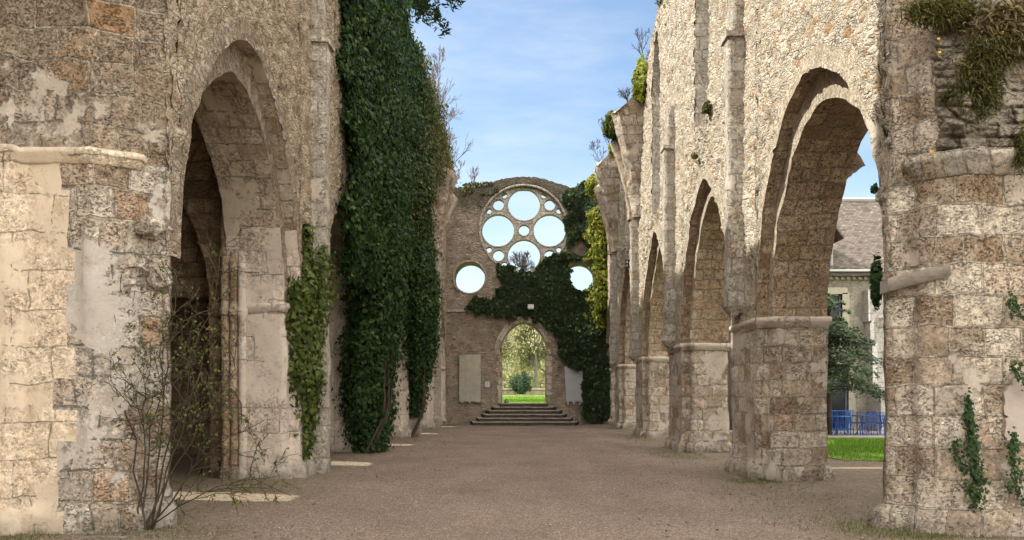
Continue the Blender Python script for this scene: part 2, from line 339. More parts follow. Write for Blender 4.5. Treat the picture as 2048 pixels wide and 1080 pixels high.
def simple(name, c, c2=None, sc=3.0, rough=.8, bumpd=0.0, det=6, metal=0, ang=(1, 1, 1)):
    n = NT(name); p = n.vmath('MULTIPLY', n.pos(), ang); c2 = c2 or tuple(a*.75 for a in c)
    f = n.noise(p, sc, det, .65); col = n.mix(n.step(f, .3, .7), c, c2)
    n.b.inputs['Metallic'].default_value = metal
    return n.fin(col, n.bump(n.noise(p, sc*3, 6, .7), bumpd) if bumpd else None, rough)
def leafmat(name, stops, trans=.25, rough=.6, spec=.2):
    n = NT(name); a = n.n('Attribute', attribute_name='rnd').outputs['Fac']
    f = n.math('ADD', n.math('MULTIPLY', a, .6), n.math('MULTIPLY', n.math('SUBTRACT', n.noise(n.pos(), .9, 5, .65), .2), .75))
    col = n.ramp(f, stops); n.b.inputs['Specular IOR Level'].default_value = spec
    n.fin(col, None, rough)
    tr = n.n('BsdfTranslucent', {0: n.mix(1.0, col, (1.25, 1.3, .6), 'MULTIPLY')})
    ms = n.n('MixShader', {0: trans}); n.t.links.new(n.b.outputs[0], ms.inputs[1]); n.t.links.new(tr.outputs[0], ms.inputs[2])
    n.t.links.new(ms.outputs[0], n.out.inputs[0]); return n.m
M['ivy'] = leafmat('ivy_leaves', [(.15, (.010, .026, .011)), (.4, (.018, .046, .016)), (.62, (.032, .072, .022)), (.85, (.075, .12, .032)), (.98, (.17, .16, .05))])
M['ivy_lit'] = leafmat('sun_tinted_ivy_leaves', [(.15, (.08, .115, .02)), (.4, (.16, .195, .03)), (.65, (.25, .27, .045)), (.9, (.36, .31, .06))], .35)  # lighter copy of the ivy, sunlight put into the leaf colour
M['ivy_mid'] = leafmat('mid_green_ivy_leaves', [(.15, (.03, .05, .014)), (.4, (.06, .09, .022)), (.65, (.10, .13, .03)), (.9, (.16, .17, .05))], .3)
M['ivy_core'] = simple('ivy_shade_backing', (.022, .026, .014), (.012, .016, .009), 9, .95, .03)  # dark colour standing in for the shade behind the leaves
M['bark'] = simple('bark', (.10, .075, .055), (.05, .038, .03), 9, .95, .01)
M['twig'] = simple('twigs', (.085, .062, .045), (.045, .034, .026), 4, .9)
M['birch'] = simple('pale_birch_bark', (.30, .27, .25), (.14, .12, .12), 5, .9)
M['needle'] = leafmat('conifer_needles', [(.15, (.010, .026, .016)), (.5, (.02, .045, .025)), (.9, (.045, .075, .035))], .1)
M['needle_pale'] = leafmat('pale_conifer_needles', [(.15, (.03, .06, .035)), (.5, (.07, .11, .06)), (.9, (.15, .19, .10))], .15)
M['bud'] = leafmat('spring_buds', [(.15, (.36, .34, .24)), (.5, (.55, .52, .38)), (.9, (.72, .68, .54))], .45)
M['shrubleaf'] = leafmat('shrub_leaves', [(.15, (.05, .07, .02)), (.5, (.10, .13, .035)), (.9, (.24, .25, .05))], .35)
M['moss_tuft'] = leafmat('moss_and_herbs', [(.15, (.035, .035, .014)), (.5, (.085, .085, .03)), (.9, (.20, .18, .055))], .25)
M['dry'] = leafmat('dry_stems', [(.15, (.08, .06, .035)), (.5, (.15, .11, .06)), (.9, (.24, .19, .10))], .2)
M['flower'] = simple('yellow_petals', (.75, .42, .02), (.65, .33, .01), 5, .6)
M['grassb'] = leafmat('grass_blades', [(.15, (.045, .11, .012)), (.5, (.09, .185, .022)), (.9, (.20, .31, .045))], .4)
M['weedb'] = leafmat('weeds', [(.15, (.05, .065, .02)), (.5, (.08, .11, .03)), (.9, (.15, .17, .05))], .3)
M['bush'] = leafmat('dark_bush_leaves', [(.15, (.012, .035, .018)), (.5, (.025, .06, .03)), (.9, (.06, .10, .04))], .2)

# ------------------------------------------------------------------ foliage helpers
def leaf_quads(P, N, size, g, spread=.8, droop=.35, asp=.8):
    n = len(P); nr = norm(N+g.normal(0, spread*.5, (n, 3)))
    up = np.tile(np.array([0, 0, -1.0]), (n, 1))+g.normal(0, .55, (n, 3)); t = norm(up-nr*(up*nr).sum(1, keepdims=True)); b = np.cross(nr, t)
    sz = (size*(.45+g.beta(2, 2.2, n)*1.15))[:, None]; c = P+nr*sz*.15
    tip = c+t*sz*.62+nr*sz*droop*g.uniform(-.2, .6, (n, 1)); base = c-t*sz*.42
    l = c+b*sz*.5*asp-t*sz*.12-nr*sz*.10; r = c-b*sz*.5*asp-t*sz*.12-nr*sz*.10
    return np.stack([base, r, tip, l], 1)
def scatter_grid(P, n, g, keep=None, weight=None):       # random points + normals on a grid surface
    a, b = P.shape[:2]; A = P[:-1, :-1]; B = P[1:, :-1]; D = P[:-1, 1:]; E = P[1:, 1:]
    N = np.cross(B-A, D-A); ar = np.linalg.norm(N, axis=-1); N = norm(N); w_ = ar.copy()
    if keep is not None: w_ = w_*keep
    if weight is not None: w_ = w_*weight
    w_ = w_.ravel()/w_.sum(); idx = g.choice(len(w_), n, p=w_); i, j = np.divmod(idx, b-1)
    u = g.random((n, 1)); v = g.random((n, 1))
    Q = A[i, j]*(1-u)*(1-v)+B[i, j]*u*(1-v)+D[i, j]*(1-u)*v+E[i, j]*u*v
    return Q, N[i, j]
def branch_tree(g, p, d, L, r, lev, out, tips, spread=.6, up=.15, ratio=.68, kids=3, wob=.18, seg=4, rr=.6):
    pts = [np.array(p, float)]; dd = np.array(d, float)
    for k in range(seg):
        dd = norm(dd+g.normal(0, wob, 3)+np.array([0, 0, up*.4])); pts.append(pts[-1]+dd*L/seg)
    out.append((np.array(pts), np.linspace(r, r*rr, seg+1)))
    if lev == 0: tips.append(pts[-1]); return
    for k in range(kids+(1 if g.random() < .4 else 0)):
        f = g.uniform(.35, 1.0); i = int(f*seg); q = pts[min(i, seg)]
        nd = norm(norm(pts[min(i+1, seg)]-pts[min(i, seg-1)])+g.normal(0, spread, 3)+np.array([0, 0, up]))
        branch_tree(g, q, nd, L*ratio*g.uniform(.75, 1.15), r*rr*g.uniform(.6, .9), lev-1, out, tips, spread, up, ratio, kids, wob, seg, rr)
def bare_tree(name, label, base, H, seed, lev=5, kids=3, mat='twig', r=.10, spread=.42, up=.25, group=None, lean=(0, 0), rmin=.006, leaves=0, lmat='bud', lsize=.1, ratio=.66):
    g = np.random.default_rng(seed); t = thing(name, label, 'tree', tuple(base), group)
    out = []; tips = []
    trunk = [np.array(base, float)]; d = norm(np.array([lean[0], lean[1], 1.0]))
    for k in range(8): d = norm(d+g.normal(0, .05, 3)+np.array([0, 0, .05])); trunk.append(trunk[-1]+d*H/8)
    tr = MB(); tr.tube(trunk, np.linspace(r, r*.15, 9), 6); tr.build('trunk', M[mat], t, origin=base)
    for k in range(int(9+H)):
        f = g.uniform(.18, .98); i = int(f*8); q = trunk[i]+(trunk[i+1]-trunk[i])*(f*8-i)
        a = g.uniform(0, 2*math.pi); nd = norm(np.array([math.cos(a)*spread*1.6, math.sin(a)*spread*1.6, .8]))
        branch_tree(g, q, nd, H*.30*(1.15-f)+.25, r*(1-f)*.45+rmin, lev-2, out, tips, spread, up, ratio, kids)
    mb = MB()
    for P_, R_ in out: mb.tube(P_, np.maximum(R_, rmin), 3)
    mb.build('crown', M[mat], t, origin=base)
    if leaves:
        tp = np.array(tips); tp = tp[g.integers(0, len(tp), leaves)]+g.normal(0, H*.02, (leaves, 3))
        lb = MB(); lb.quads(leaf_quads(tp, g.normal(0, 1, (leaves, 3)), lsize, g), rnd=g.random(leaves)+.01); lb.build('foliage', M[lmat], t, origin=base)
    return t

# ------------------------------------------------------------------ ground, lawns
gm = NT('gravel_ground'); p = gm.pos()
v = gm.vor(p, 64); vd = v.outputs['Distance']; vc = gm.n('SeparateColor', {0: v.outputs['Color']}).outputs[0]
col = gm.ramp(vc, [(.1, (.17, .12, .095)), (.35, (.31, .235, .19)), (.55, (.235, .175, .14)), (.78, (.37, .29, .24)), (.95, (.45, .375, .32))])
pat = gm.math('ADD', gm.math('MULTIPLY', gm.noise(p, .55, 5, .6), .6), gm.math('MULTIPLY', gm.noise(gm.vmath('MULTIPLY', p, (1, .35, 1)), 1.3, 6, .7), .4)); col = gm.mix(gm.step(pat, .35, .7), col, gm.mix(1.0, col, (.66, .63, .60), 'MULTIPLY'))
col = gm.mix(gm.math('MULTIPLY', gm.step(gm.noise(p, 7, 6, .7), .56, .7), .5), col, (.14, .10, .075))
ax = gm.math('ABSOLUTE', gm.n('SeparateXYZ', {0: p}).outputs[0])
side = gm.math('MULTIPLY', gm.step(gm.math('ADD', ax, gm.math('MULTIPLY', gm.noise(p, .9, 6, .65), 3.0)), 4.4, 5.6), gm.step(gm.noise(p, 3.5, 7, .75), .40, .58))
col = gm.mix(gm.math('MULTIPLY', side, .42), col, gm.mix(gm.noise(p, 30, 4), (.075, .10, .03), (.19, .17, .09)))
M['gravel'] = gm.fin(col, gm.bump(gm.math('ADD', gm.math('MULTIPLY', vd, -1.0), gm.math('MULTIPLY', gm.noise(p, 12, 5), .8)), .022), .97)
gn = NT('lawn'); p = gn.pos()
M['lawn'] = gn.fin(gn.mix(gn.noise(p, 14, 6, .7), gn.mix(gn.noise(p, .7, 4), (.09, .17, .022), (.14, .24, .035)), (.19, .28, .05)), gn.bump(gn.noise(p, 60, 5, .7), .04), .95)
ge = NT('earth'); p = ge.pos()
M['earth'] = ge.fin(ge.mix(ge.step(ge.noise(p, .35, 7, .6), .45, .56), (.16, .13, .09), (.07, .11, .03)), ge.bump(ge.noise(p, 8, 6, .7), .05), .97)

b = MB(); xs = np.array([-1500, -200, -60, -30, -8.6, 9, 30, 60, 200, 1500.]); ys = np.array([-1500, -200, -60, -10, 41, 60, 200, 1500.])
X, Y = np.meshgrid(xs, ys, indexing='ij'); b.grid(np.stack([X, Y, np.full(X.shape, -.05)], -1)); tag(b.build('ground', M['earth']), kind='structure')
xs = np.arange(-9.3, 12.4, .14); ys = np.arange(-6, 41.3, .14); X, Y = np.meshgrid(xs, ys, indexing='ij')
Pg = np.stack([X, Y, np.zeros(X.shape)], -1)
Pg[..., 2] = .012*vn(Pg, .9, 3)+.006*vn(Pg, 3.7, 4)+.03*np.clip((np.abs(X)-3.6)/1.2, 0, 1)
b = MB(); b.grid(Pg); tag(b.build('gravel_floor', M['gravel'], smooth=True), kind='structure')
# loose pebbles and dead leaves
g = np.random.default_rng(3); n = 3800
P = np.stack([g.uniform(-4.6, 5.2, n), 7.4+ (g.random(n)**1.6)*26, np.full(n, .02)], 1); sz = g.uniform(.005, .012, n)*(.8+P[:, 1]*.02)
oc = []
for a in range(4):
    t0, t1 = a*math.pi/2, (a+1)*math.pi/2
    q = np.stack([P+np.array([math.cos(t0), math.sin(t0), -.3])*sz[:, None], P+np.array([math.cos(t1), math.sin(t1), -.3])*sz[:, None]*1.2, P+np.array([.2, .1, .55])*sz[:, None], P+np.array([-.1, -.1, .6])*sz[:, None]], 1); oc.append(q)
b = MB(); b.quads(np.concatenate(oc), rnd=np.tile(g.random(n), 4)+.01)
M['pebble'] = leafmat('pebbles', [(.15, (.14, .10, .08)), (.5, (.28, .22, .18)), (.9, (.44, .38, .33))], 0, .9, .2)
tag(b.build('loose_pebbles', M['pebble']), 'loose pale pebbles scattered over the brown gravel floor of the nave', 'pebbles', kind='stuff')
n = 2600
P = np.stack([g.choice([-1, 1], n)*(4.6-g.random(n)**1.5*3.2), 7.8+(g.random(n)**1.4)*22, np.full(n, .035)], 1)
b = MB(); b.quads(leaf_quads(P, np.tile([0, 0, 1.], (n, 1)), .042, g, .5), rnd=g.random(n)*.7+.01)
tag(b.build('fallen_leaves', M['dry']), 'dead brown leaves fallen on the gravel along both arcades', 'leaves', kind='stuff')

def blades(name, label, polys, n, size, mat, seed, z=0.0, zf=None, kind='stuff'):
    g = np.random.default_rng(seed); pts = []
    for (cx, cy, rx, ry, wgt) in polys:
        k = int(n*wgt); a = g.uniform(0, 2*math.pi, k); rr = g.random(k)**.6; pts.append(np.stack([cx+rx*rr*np.cos(a), cy+ry*rr*np.sin(a), np.full(k, z)], 1))
    P = np.concatenate(pts); n = len(P)
    if zf is not None: P[:, 2] = zf(P)
    a = g.uniform(0, 2*math.pi, n); s_ = size*g.uniform(.5, 1.3, n); wv = np.stack([np.cos(a), np.sin(a), np.zeros(n)], 1)*(s_*.10)[:, None]
    tip = P+np.stack([g.normal(0, .35, n)*s_, g.normal(0, .35, n)*s_, s_], 1)
    b = MB(); b.quads(np.stack([P-wv, P+wv, tip+wv*.3, tip-wv*.3], 1), rnd=g.random(n)+.01); return tag(b.build(name, M[mat]), label, 'grass', kind=kind)
blades('grass_tufts', 'short moss and grass growing on the gravel at the feet of the right piers', [(4.3, 8.45, .8, .5, .22), (3.7, 8.9, .9, .6, .1), (4.6, 8.2, .8, .25, .15), (4.1, 13.3, .5, .4, .12), (4.0, 12.2, 1.3, 1.6, .12), (3.9, 10, 1.2, 1.2, .07), (3.9, 19.0, .7, 1.2, .16), (4.0, 26, .5, 1.4, .06)], 5200, .034, 'weedb', 5, .03)
blades('weeds', 'thin weeds at the foot of the left arcade', [(-4.2, 8.5, 1.0, .5, .18), (-6.0, 8.15, .9, .3, .3), (-4.8, 12.4, 1.0, .9, .26), (-4.2, 20, .4, 1.2, .1), (-3.9, 37.5, .5, 2, .16)], 2600, .035, 'weedb', 6, .03)
# right lawn, seen through the first arch
b = MB(); th = np.linspace(0, 2*math.pi, 120)
def lawn_sheet(poly, z):
    poly = np.array(poly); c = poly.mean(0); ring = np.concatenate([poly, poly[:1]]); t_ = np.linspace(0, 1, 12)[:, None, None]
    P2 = c+(ring-c)*t_; b.grid(np.concatenate([P2, np.full(P2.shape[:2]+(1,), z)], -1)); b.grid(np.stack([np.column_stack([ring, np.full(len(ring), z)]), np.column_stack([ring, np.full(len(ring), z-.08)])]))
L1 = [(7.6, 17.6), (9.2, 17.2), (11, 17.5), (13, 17.2), (22, 17.2), (22, 26.7), (7.0, 26.7), (6.8, 22)]
L2 = [(8.05, 16.3), (8.6, 15.75), (9.6, 15.6), (12, 15.5), (14, 15.6), (14, 17.0), (11, 17.1), (8.7, 16.95)]
lawn_sheet(L1, .045); lawn_sheet(L2, .055); tag(b.build('lawn', M['lawn']), kind='structure')
blades('mown_grass', 'bright green mown grass between the ruin and the stone house', [(11.2, 21, 3.6, 5, .6), (10.0, 20.4, 3, 4.5, .25), (9.9, 16.3, 1.6, .55, .15)], 26000, .07, 'grassb', 8, .04)

# ------------------------------------------------------------------ the arcades
SPACING = 6.73
class Arch:
    def __init__(s, mid, hwi, spring, api, apo, e=.16): s.e = e; s.mid, s.hwi, s.hwo, s.sp, s.api, s.apo = mid, hwi, hwi+.22, spring, api, apo
    def RR(s, inner):
        hw = s.hwi if inner else s.hwo; r = (s.api if inner else s.apo)-s.sp; return hw, r, (r*r+hw*hw)/(2*hw)
    def z(s, y, inner):
        hw, r, Rr = s.RR(inner); d = np.clip(np.abs(y-s.mid), 0, hw); e = s.e; d = np.clip((np.sqrt(d*d+e*e)-e)*hw/(math.sqrt(hw*hw+e*e)-e), 0, hw); return s.sp+np.sqrt(np.maximum(Rr*Rr-(d+Rr-hw)**2, 0))
    def curve(s, inner, n=26):
        hw, r, Rr = s.RR(inner); tm = math.acos((Rr-hw)/Rr); t = np.linspace(0, tm, n)
        yy = Rr*np.cos(t)-(Rr-hw); yy[-1] = 0
        near = np.stack([s.mid-yy, s.z(s.mid-yy, inner)], 1); far = near[::-1].copy(); far[:, 0] = 2*s.mid-far[:, 0]
        return np.concatenate([near, far[1:]])
ZP, ZB, XI, XS, XO = 0, 0, 4.3, 4.5, 5.53
ARR = [Arch(11.30, 2.25, 2.98, 6.05, 6.50, .42), Arch(17.92, 2.25, 2.95, 6.40, 6.82), Arch(24.68, 2.28, 2.93, 6.62, 7.02), Arch(31.40, 2.28, 2.93, 6.68, 7.06), Arch(37.55, 1.75, 2.93, 6.1, 6.5)]
ARL = [Arch(11.62, 2.25, 3.27, 6.58, 7.08, .34), Arch(18.05, 2.2, 3.10, 6.12, 6.5), Arch(24.75, 2.2, 3.05, 6.4, 6.8), Arch(31.45, 2.25, 3.0, 6.5, 6.9), Arch(37.5, 1.8, 3.0, 6.2, 6.6)]
def arcade(s, A, wins, topf, label, names):
    sg = -s; SG = s
    root = thing('nave_wall', label, 'ruined wall', (s*XI, 20, 0)); O = (s*XI, 20, 0)
    Xs = lambda x: s*x
    y_end = 40.0; y0 = names['y0']
    mw, mo = names['wall'], names
    up = MB(sg)
    def panel(x, ys, zlo, zhi, nz, mat=0):
        t = np.linspace(0, 1, nz)[None, :]; Z = zlo[:, None]*(1-t)+zhi[:, None]*t; Yg = np.repeat(ys[:, None], nz, 1)
        up.grid(np.stack([np.full(Z.shape, Xs(x)), Yg, Z], -1), mat)
    prev = y0
    for i, a in enumerate(A):
        for x, inner, st in ((XI, False, .048), (XO, True, .3)):
            hw = a.hwo if not inner else a.hwi
            lo_y, hi_y = a.mid-hw, a.mid+hw
            p0 = y0 if i == 0 else A[i-1].mid+(A[i-1].hwo if not inner else A[i-1].hwi)
            # strip over the pier
            if lo_y > p0+.01:
                ys = np.linspace(p0, lo_y, max(3, int((lo_y-p0)/(st*1.4)))); panel(x, ys, np.full(len(ys), a.sp), topf(ys), int(11/st))
            cy = a.curve(inner)[:, 0]
            if not inner: cy = np.unique(np.round(np.concatenate([cy, np.linspace(cy[0], cy[-1], 92)]), 3)); cy[0] = lo_y; cy[-1] = hi_y
            wi = [w_ for w_ in wins if w_[0] > lo_y-.2 and w_[1] < hi_y+.2]
            if wi:
                w0, w1, zs, zt = wi[0]; ys = np.unique(np.round(np.concatenate([cy, np.linspace(w0, w1, 27)]), 4))
                panel(x, ys, a.z(ys, inner), np.full(len(ys), zs), max(4, int((zs-a.sp)/st)))
                W = Arch((w0+w1)/2, (w1-w0)/2, zt-1.25*(w1-w0), zt, zt)
                yl = ys[ys <= w0+1e-4]; yr = ys[ys >= w1-1e-4]; ym = ys[(ys >= w0-1e-4) & (ys <= w1+1e-4)]
                if len(yl) > 1: panel(x, yl, np.full(len(yl), zs), topf(yl), int(6/st))
                if len(yr) > 1: panel(x, yr, np.full(len(yr), zs), topf(yr), int(6/st))
                wz = W.z(ym, True); panel(x, ym, np.minimum(wz, topf(ym)-.1), topf(ym), max(5, int(1.5/st)))
            else:
                panel(x, cy, a.z(cy, inner), topf(cy), int(9/st))
    last = A[-1].mid+A[-1].hwo
    ys = np.linspace(last, y_end, 4)
    for x in (XI, XO): panel(x, ys, np.full(len(ys), 2.9), topf(ys), 90)
    ys = np.arange(y0, y_end+.1, .12); zt = topf(ys); xx = np.linspace(XI, XO, 10)
    up.grid(np.stack([np.repeat(s*xx[None], len(ys), 0), np.repeat(ys[:, None], 10, 1), np.repeat(zt[:, None], 10, 1)+(.12*np.sin(np.linspace(0, math.pi, 10)))[None]], -1))
    up.build('upper_wall', [M[names['wall']]], root, disp=1.5, origin=O, pre=lambda V: stones(V, s, .055, 7 if s > 0 else 19))
    # window jambs
    for (w0, w1, zs, ztp) in wins:
        W = Arch((w0+w1)/2, (w1-w0)/2, ztp-1.25*(w1-w0), ztp, ztp); c = W.curve(True, 14)
        n1 = int((W.sp-zs)/.15); line = np.concatenate([np.stack([np.full(n1, w0), np.linspace(zs, W.sp, n1, endpoint=False)], 1), c, np.stack([np.full(n1, w1), np.linspace(W.sp, zs, n1+1)[1:]], 1), np.stack([np.linspace(w1, w0, 8)[1:], np.full(7, zs)], 1)])
        xx = np.linspace(XI, XO, 12); j = MB(sg)
        Pj = np.stack([np.repeat(s*xx[None], len(line), 0), np.repeat(line[:, :1], 12, 1), np.repeat(line[:, 1:], 12, 1)], -1)
        dl = np.concatenate([[0], np.cumsum(np.linalg.norm(np.diff(line, axis=0), axis=1))])
        j.grid(Pj, 0, uv=np.stack([np.repeat(xx[None], len(line), 0), np.repeat(dl[:, None], 12, 1)], -1)); j.build('window_jamb', M[names['jamb']], root, disp=1.5, origin=O)
    # arches: voussoir ring, outer soffit, step face, inner soffit
    for i, a in enumerate(A):
        m = MB(sg); co = a.curve(False); ci = a.curve(True); dl = np.concatenate([[0], np.cumsum(np.linalg.norm(np.diff(co, axis=0), axis=1))])
        hw, r, Rr = a.RR(False)
        # ring on the nave face
        nr = 6; ring = []
        cen = np.where((co[:, 0] < a.mid)[:, None], np.array([[a.mid+(Rr-hw), a.sp]]), np.array([[a.mid-(Rr-hw), a.sp]]))
        k = len(co)//2; dirn = norm(co-cen); dirn[k] = (0, 1)
        for q in range(nr):
            ring.append(co+dirn*(.29*q/(nr-1)))
        ring = np.array(ring)
        if i == 0: ring[..., 0] = np.maximum(ring[..., 0], names['y0']+.03)
        Pr = np.stack([np.full(ring.shape[:2], s*(XI-.022)), ring[..., 0], ring[..., 1]], -1)
        m.grid(Pr, 0, uv=np.stack([np.repeat(dl[None], nr, 0), np.repeat((np.arange(nr)*.058+.12)[:, None], len(co), 1)], -1))
        edge = Pr[-1].copy(); e2 = edge.copy(); e2[:, 0] = s*(XI+.03); m.grid(np.stack([edge, e2]))
        def sweep(c, xa, xb, nx, mat):
            xx = np.linspace(xa, xb, nx); dc = np.concatenate([[0], np.cumsum(np.linalg.norm(np.diff(c, axis=0), axis=1))])
            P_ = np.stack([np.repeat(s*xx[None], len(c), 0), np.repeat(c[:, :1], nx, 1), np.repeat(c[:, 1:], nx, 1)], -1)
            m.grid(P_, mat, uv=np.stack([np.repeat(xx[None], len(c), 0), np.repeat(dc[:, None], nx, 1)], -1))
        sweep(co, XI-.022, XS, 4, 1)
        st = np.stack([co, (co+ci)/2, ci]); m.grid(np.stack([np.full(st.shape[:2], s*XS), st[..., 0], st[..., 1]], -1), 0, uv=np.stack([np.repeat(dl[None], 3, 0), np.repeat((np.arange(3)*.12+.15)[:, None], len(co), 1)], -1))
        sweep(ci, XS, XO, 14, 1)
        ao = m.build('arch', [M[names['vouss']], M[names['soffit']], M['pink']], root, disp=1.5, origin=O)
        if s < 0:
            for f_ in ao.data.polygons:
                c_ = f_.center; zc_ = c_[2]+O[2]; lim = 4.5+.5*hsh(np.int64(int((c_[0]+9)*2.1)), np.int64(i), np.int64(1), 3)
                if f_.material_index == 1 and zc_ < lim and c_[1]+O[1] > a.mid: f_.material_index = 2
    # piers
    for i in range(len(A)):
        a = A[i]; nx_ = A[i+1] if i+1 < len(A) else None
        Yn = a.mid+a.hwi; Yf = (nx_.mid-nx_.hwi) if nx_ else 39.95; on = a.mid+a.hwo; of = (nx_.mid-nx_.hwo) if nx_ else 39.95
        poly = [(XI, on), (XI, of), (XS, of), (XS, Yf), (XO, Yf), (XO, Yn), (XS, Yn), (XS, on)]
        poly = resample([(s*x, y) for x, y in poly], .11)
        pr = MB(sg); lv = [(-.1, .12), (.0, .12), (.1, .11), (.22, .09), (.3, .03)]+[(z, 0) for z in np.arange(.4, a.sp-.02, .1)]+[(a.sp, 0)]
        pr.loft(poly, lv); po = pr.build('pier', M[names['pier'][min(i, len(names['pier'])-1)]], root, disp=1.5, origin=O)
        im = MB(sg); z0 = a.sp
        im.loft(resample([(s*x, y) for x, y in [(XI+.02, on), (XI+.02, of), (XS, of), (XS, Yf), (XO, Yf), (XO, Yn), (XS, Yn), (XS, on)]], .2), [(z0-.15, -.04), (z0-.15, .02), (z0-.07, .035), (z0-.05, .06), (z0+.02, .065), (z0+.045, .05), (z0+.05, -.05)])
        im.build('impost', M[names['impost']], po, disp=.6, origin=O)
        # pilaster with its weathered set-off
        yp = (on+of)/2-.02; yn, yf_ = yp-.05, yp+.36
        if nx_:
            pl = MB(sg); bot = names['pbot'][min(i, len(names['pbot'])-1)]
            def half(x0): return resample([(s*(XI+.05), yn-.0), (s*x0, yn), (s*(x0-.0), yn+.3), (s*(XI-.1), yf_+.05), (s*(XI+.05), yf_+.05)], .1)
            topz = names['ptop'][min(i, len(names['ptop'])-1)]
            zs_ = np.arange(bot, 8.7, .12); pl.loft(half(3.98), [(z, 0) for z in zs_]+[(8.7, 0)])
            if topz > 8.9:
                pl.loft(half(4.07), [(z, 0) for z in np.arange(8.66, topz, .14)]+[(topz, 0)])
                pl.box((min(s*3.94, s*4.32), yn-.05, 8.64), (max(s*3.94, s*4.32), yf_+.02, 8.74), 0)
            pz = pl.build('pilaster', M[names['pil']], root, disp=1.3, origin=O)
            if bot > 1:      # corbel under it
                cb = MB(sg); cb.loft(half(3.98), [(bot-.32, -.13), (bot-.26, -.10), (bot-.16, -.04), (bot-.06, .02), (bot+.0, .03), (bot+.05, .02)]); cb.build('corbel', M['grey'], pz, disp=2.2, origin=O)
    # vault springers
    for (yc, wz, zt) in names['springers']:
        sp_ = MB(sg); zz = np.linspace(8.3, zt, 44); t = (zz-8.3)/(zt-8.3)
        xin = 4.02-.80*t**1.35; hw = .17+.95*t**1.5
        rings = []
        for z, xi, h in zip(zz, xin, hw):
            q = resample([(s*4.42, yc-h-.12), (s*(xi+.16), yc-h-.05), (s*xi, yc-h*.6), (s*xi, yc+.02), (s*(xi+.2), yc+.12+h*.08), (s*4.42, yc+.2+h*.1)], 99)
            qs = []
            for k in range(6):
                a_, b_ = q[k], q[(k+1) % 6]
                for u in range(7): qs.append(a_+(b_-a_)*u/7)
            rings.append(np.column_stack([qs, np.full(42, z)]))
        rings = np.array(rings); rings = np.concatenate([rings, rings[:, :1]], 1); sp_.grid(rings)
        c = rings[-1].mean(0); wv_ = np.clip((np.abs(rings[-1][:, 0])-3.2)/1.2, 0, 1); rings[-1][:, 2] += .9*wv_**1.5+.22*vn(rings[-1]*3, 1.0, 3); rings[-2][:, 2] += .5*wv_**1.5; top = np.stack([rings[-1], rings[-1]*.6+c*.4+np.array([s*.15, 0, .25]), rings[-1]*.25+c*.75+np.array([s*.3, 0, .55]), np.repeat(c[None], 43, 0)+np.array([s*.35, 0, .6])]); sp_.grid(top)
        spo = sp_.build('vault_springer', M['warm'], root, disp=2.4, origin=O)
        rb_ = MB(sg); tt_ = np.linspace(0, 1, 26); pth = np.stack([s*(4.02-.70*tt_**1.6), yc+.10+.22*tt_**1.5, 8.2+(zt-.75-8.2)*tt_], -1); dx_ = np.gradient(pth, axis=0); dx_ = norm(dx_); nx__ = np.stack([dx_[:, 2]*-s, dx_[:, 0]*0, dx_[:, 0]*s], -1)
        rr_ = np.stack([pth+nx__*a_+np.array([0, b_, 0]) for a_, b_ in ((.10, -.15), (.13, 0), (.10, .15), (-.5, .2), (-.5, -.2), (.10, -.15))], 1); rb_.grid(rr_); c_ = rr_[-1].mean(0); rb_.grid(np.stack([rr_[-1], rr_[-1]*.4+c_*.6+np.array([0, 0, .12]), np.repeat(c_[None], 6, 0)+np.array([0, 0, .15])])); rb_.build('rib', M['soffL'], spo, disp=1.8, origin=O)
    return root, O

def topR(y):
    y = np.asarray(y, float); P_ = np.stack([y*0, y, y*0], -1)
    return lp(y, [8, 20.5, 22.2, 23.2, 24.4, 25.3, 25.9, 28.2, 28.6, 33, 40], [15.8, 15.0, 14.0, 13.9, 14.15, 13.8, 13.0, 12.6, 12.0, 12.3, 12.8])+.20*vn(P_, 1.4, 5)+.14*vn(P_, 4, 6)
def topL(y):
    y = np.asarray(y, float); P_ = np.stack([y*0+3, y, y*0], -1)
    return lp(y, [8, 9.2, 9.3, 24, 35, 38, 40], [19, 19, 13.95, 14.1, 13.8, 12.9, 12.7])-1.75*((y > 15.75) & (y < 16.6))+.12*vn(P_, 1.4, 5)+.08*vn(P_, 4, 6)  # unseen notch in the top added to let a sun streak through
winR = [(17.35, 18.75, 8.2, 14.0), (23.6, 25.1, 7.6, 13.55), (30.6, 31.9, 8.0, 12.0)]
winL = []
rootR, OR = arcade(1, ARR, winR, topR, 'long sunlit ruined nave wall with pointed arches on the right side', dict(y0=8.69, wall='wallR', jamb='grey', vouss='vouss', soffit='soffit', pier=['warm'], impost='pink', pil='grey', pbot=[3.42, 3.2, 3.15, 3.1], ptop=[15.2, 9.9, 8.0, 8.0], springers=[(28.0, 1, 12.0), (34.7, 1, 12.1)]))
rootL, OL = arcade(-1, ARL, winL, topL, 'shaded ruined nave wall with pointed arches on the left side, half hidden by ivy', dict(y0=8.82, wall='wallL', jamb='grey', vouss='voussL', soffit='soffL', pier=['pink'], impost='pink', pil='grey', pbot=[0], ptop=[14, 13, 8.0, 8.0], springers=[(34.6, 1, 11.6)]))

# clustered shafts on the aisle side of the left piers
for k, a in enumerate(ARL[:3]):
    yn = a.mid+a.hwi
    for j in range(3):
        m = MB(-1); x = -5.28-.14*j-(.02*j); y = yn-.05+.0*j
        zz = np.concatenate([[0, .12, .16, .2], np.arange(.4, 3.0, .3), [3.05, 3.12, 3.2, 3.24], np.arange(3.4, 6.6, .3)])
        rr = np.where(zz < .18, .115, np.where((zz > 3.1) & (zz < 3.22), .105, .078))
        m.tube(np.stack([np.full(len(zz), x), np.full(len(zz), y), zz], 1), rr, 10); m.build('shaft', M['soffit'] if j else M['pink'], rootL, origin=OL, disp=.6, smooth=True)

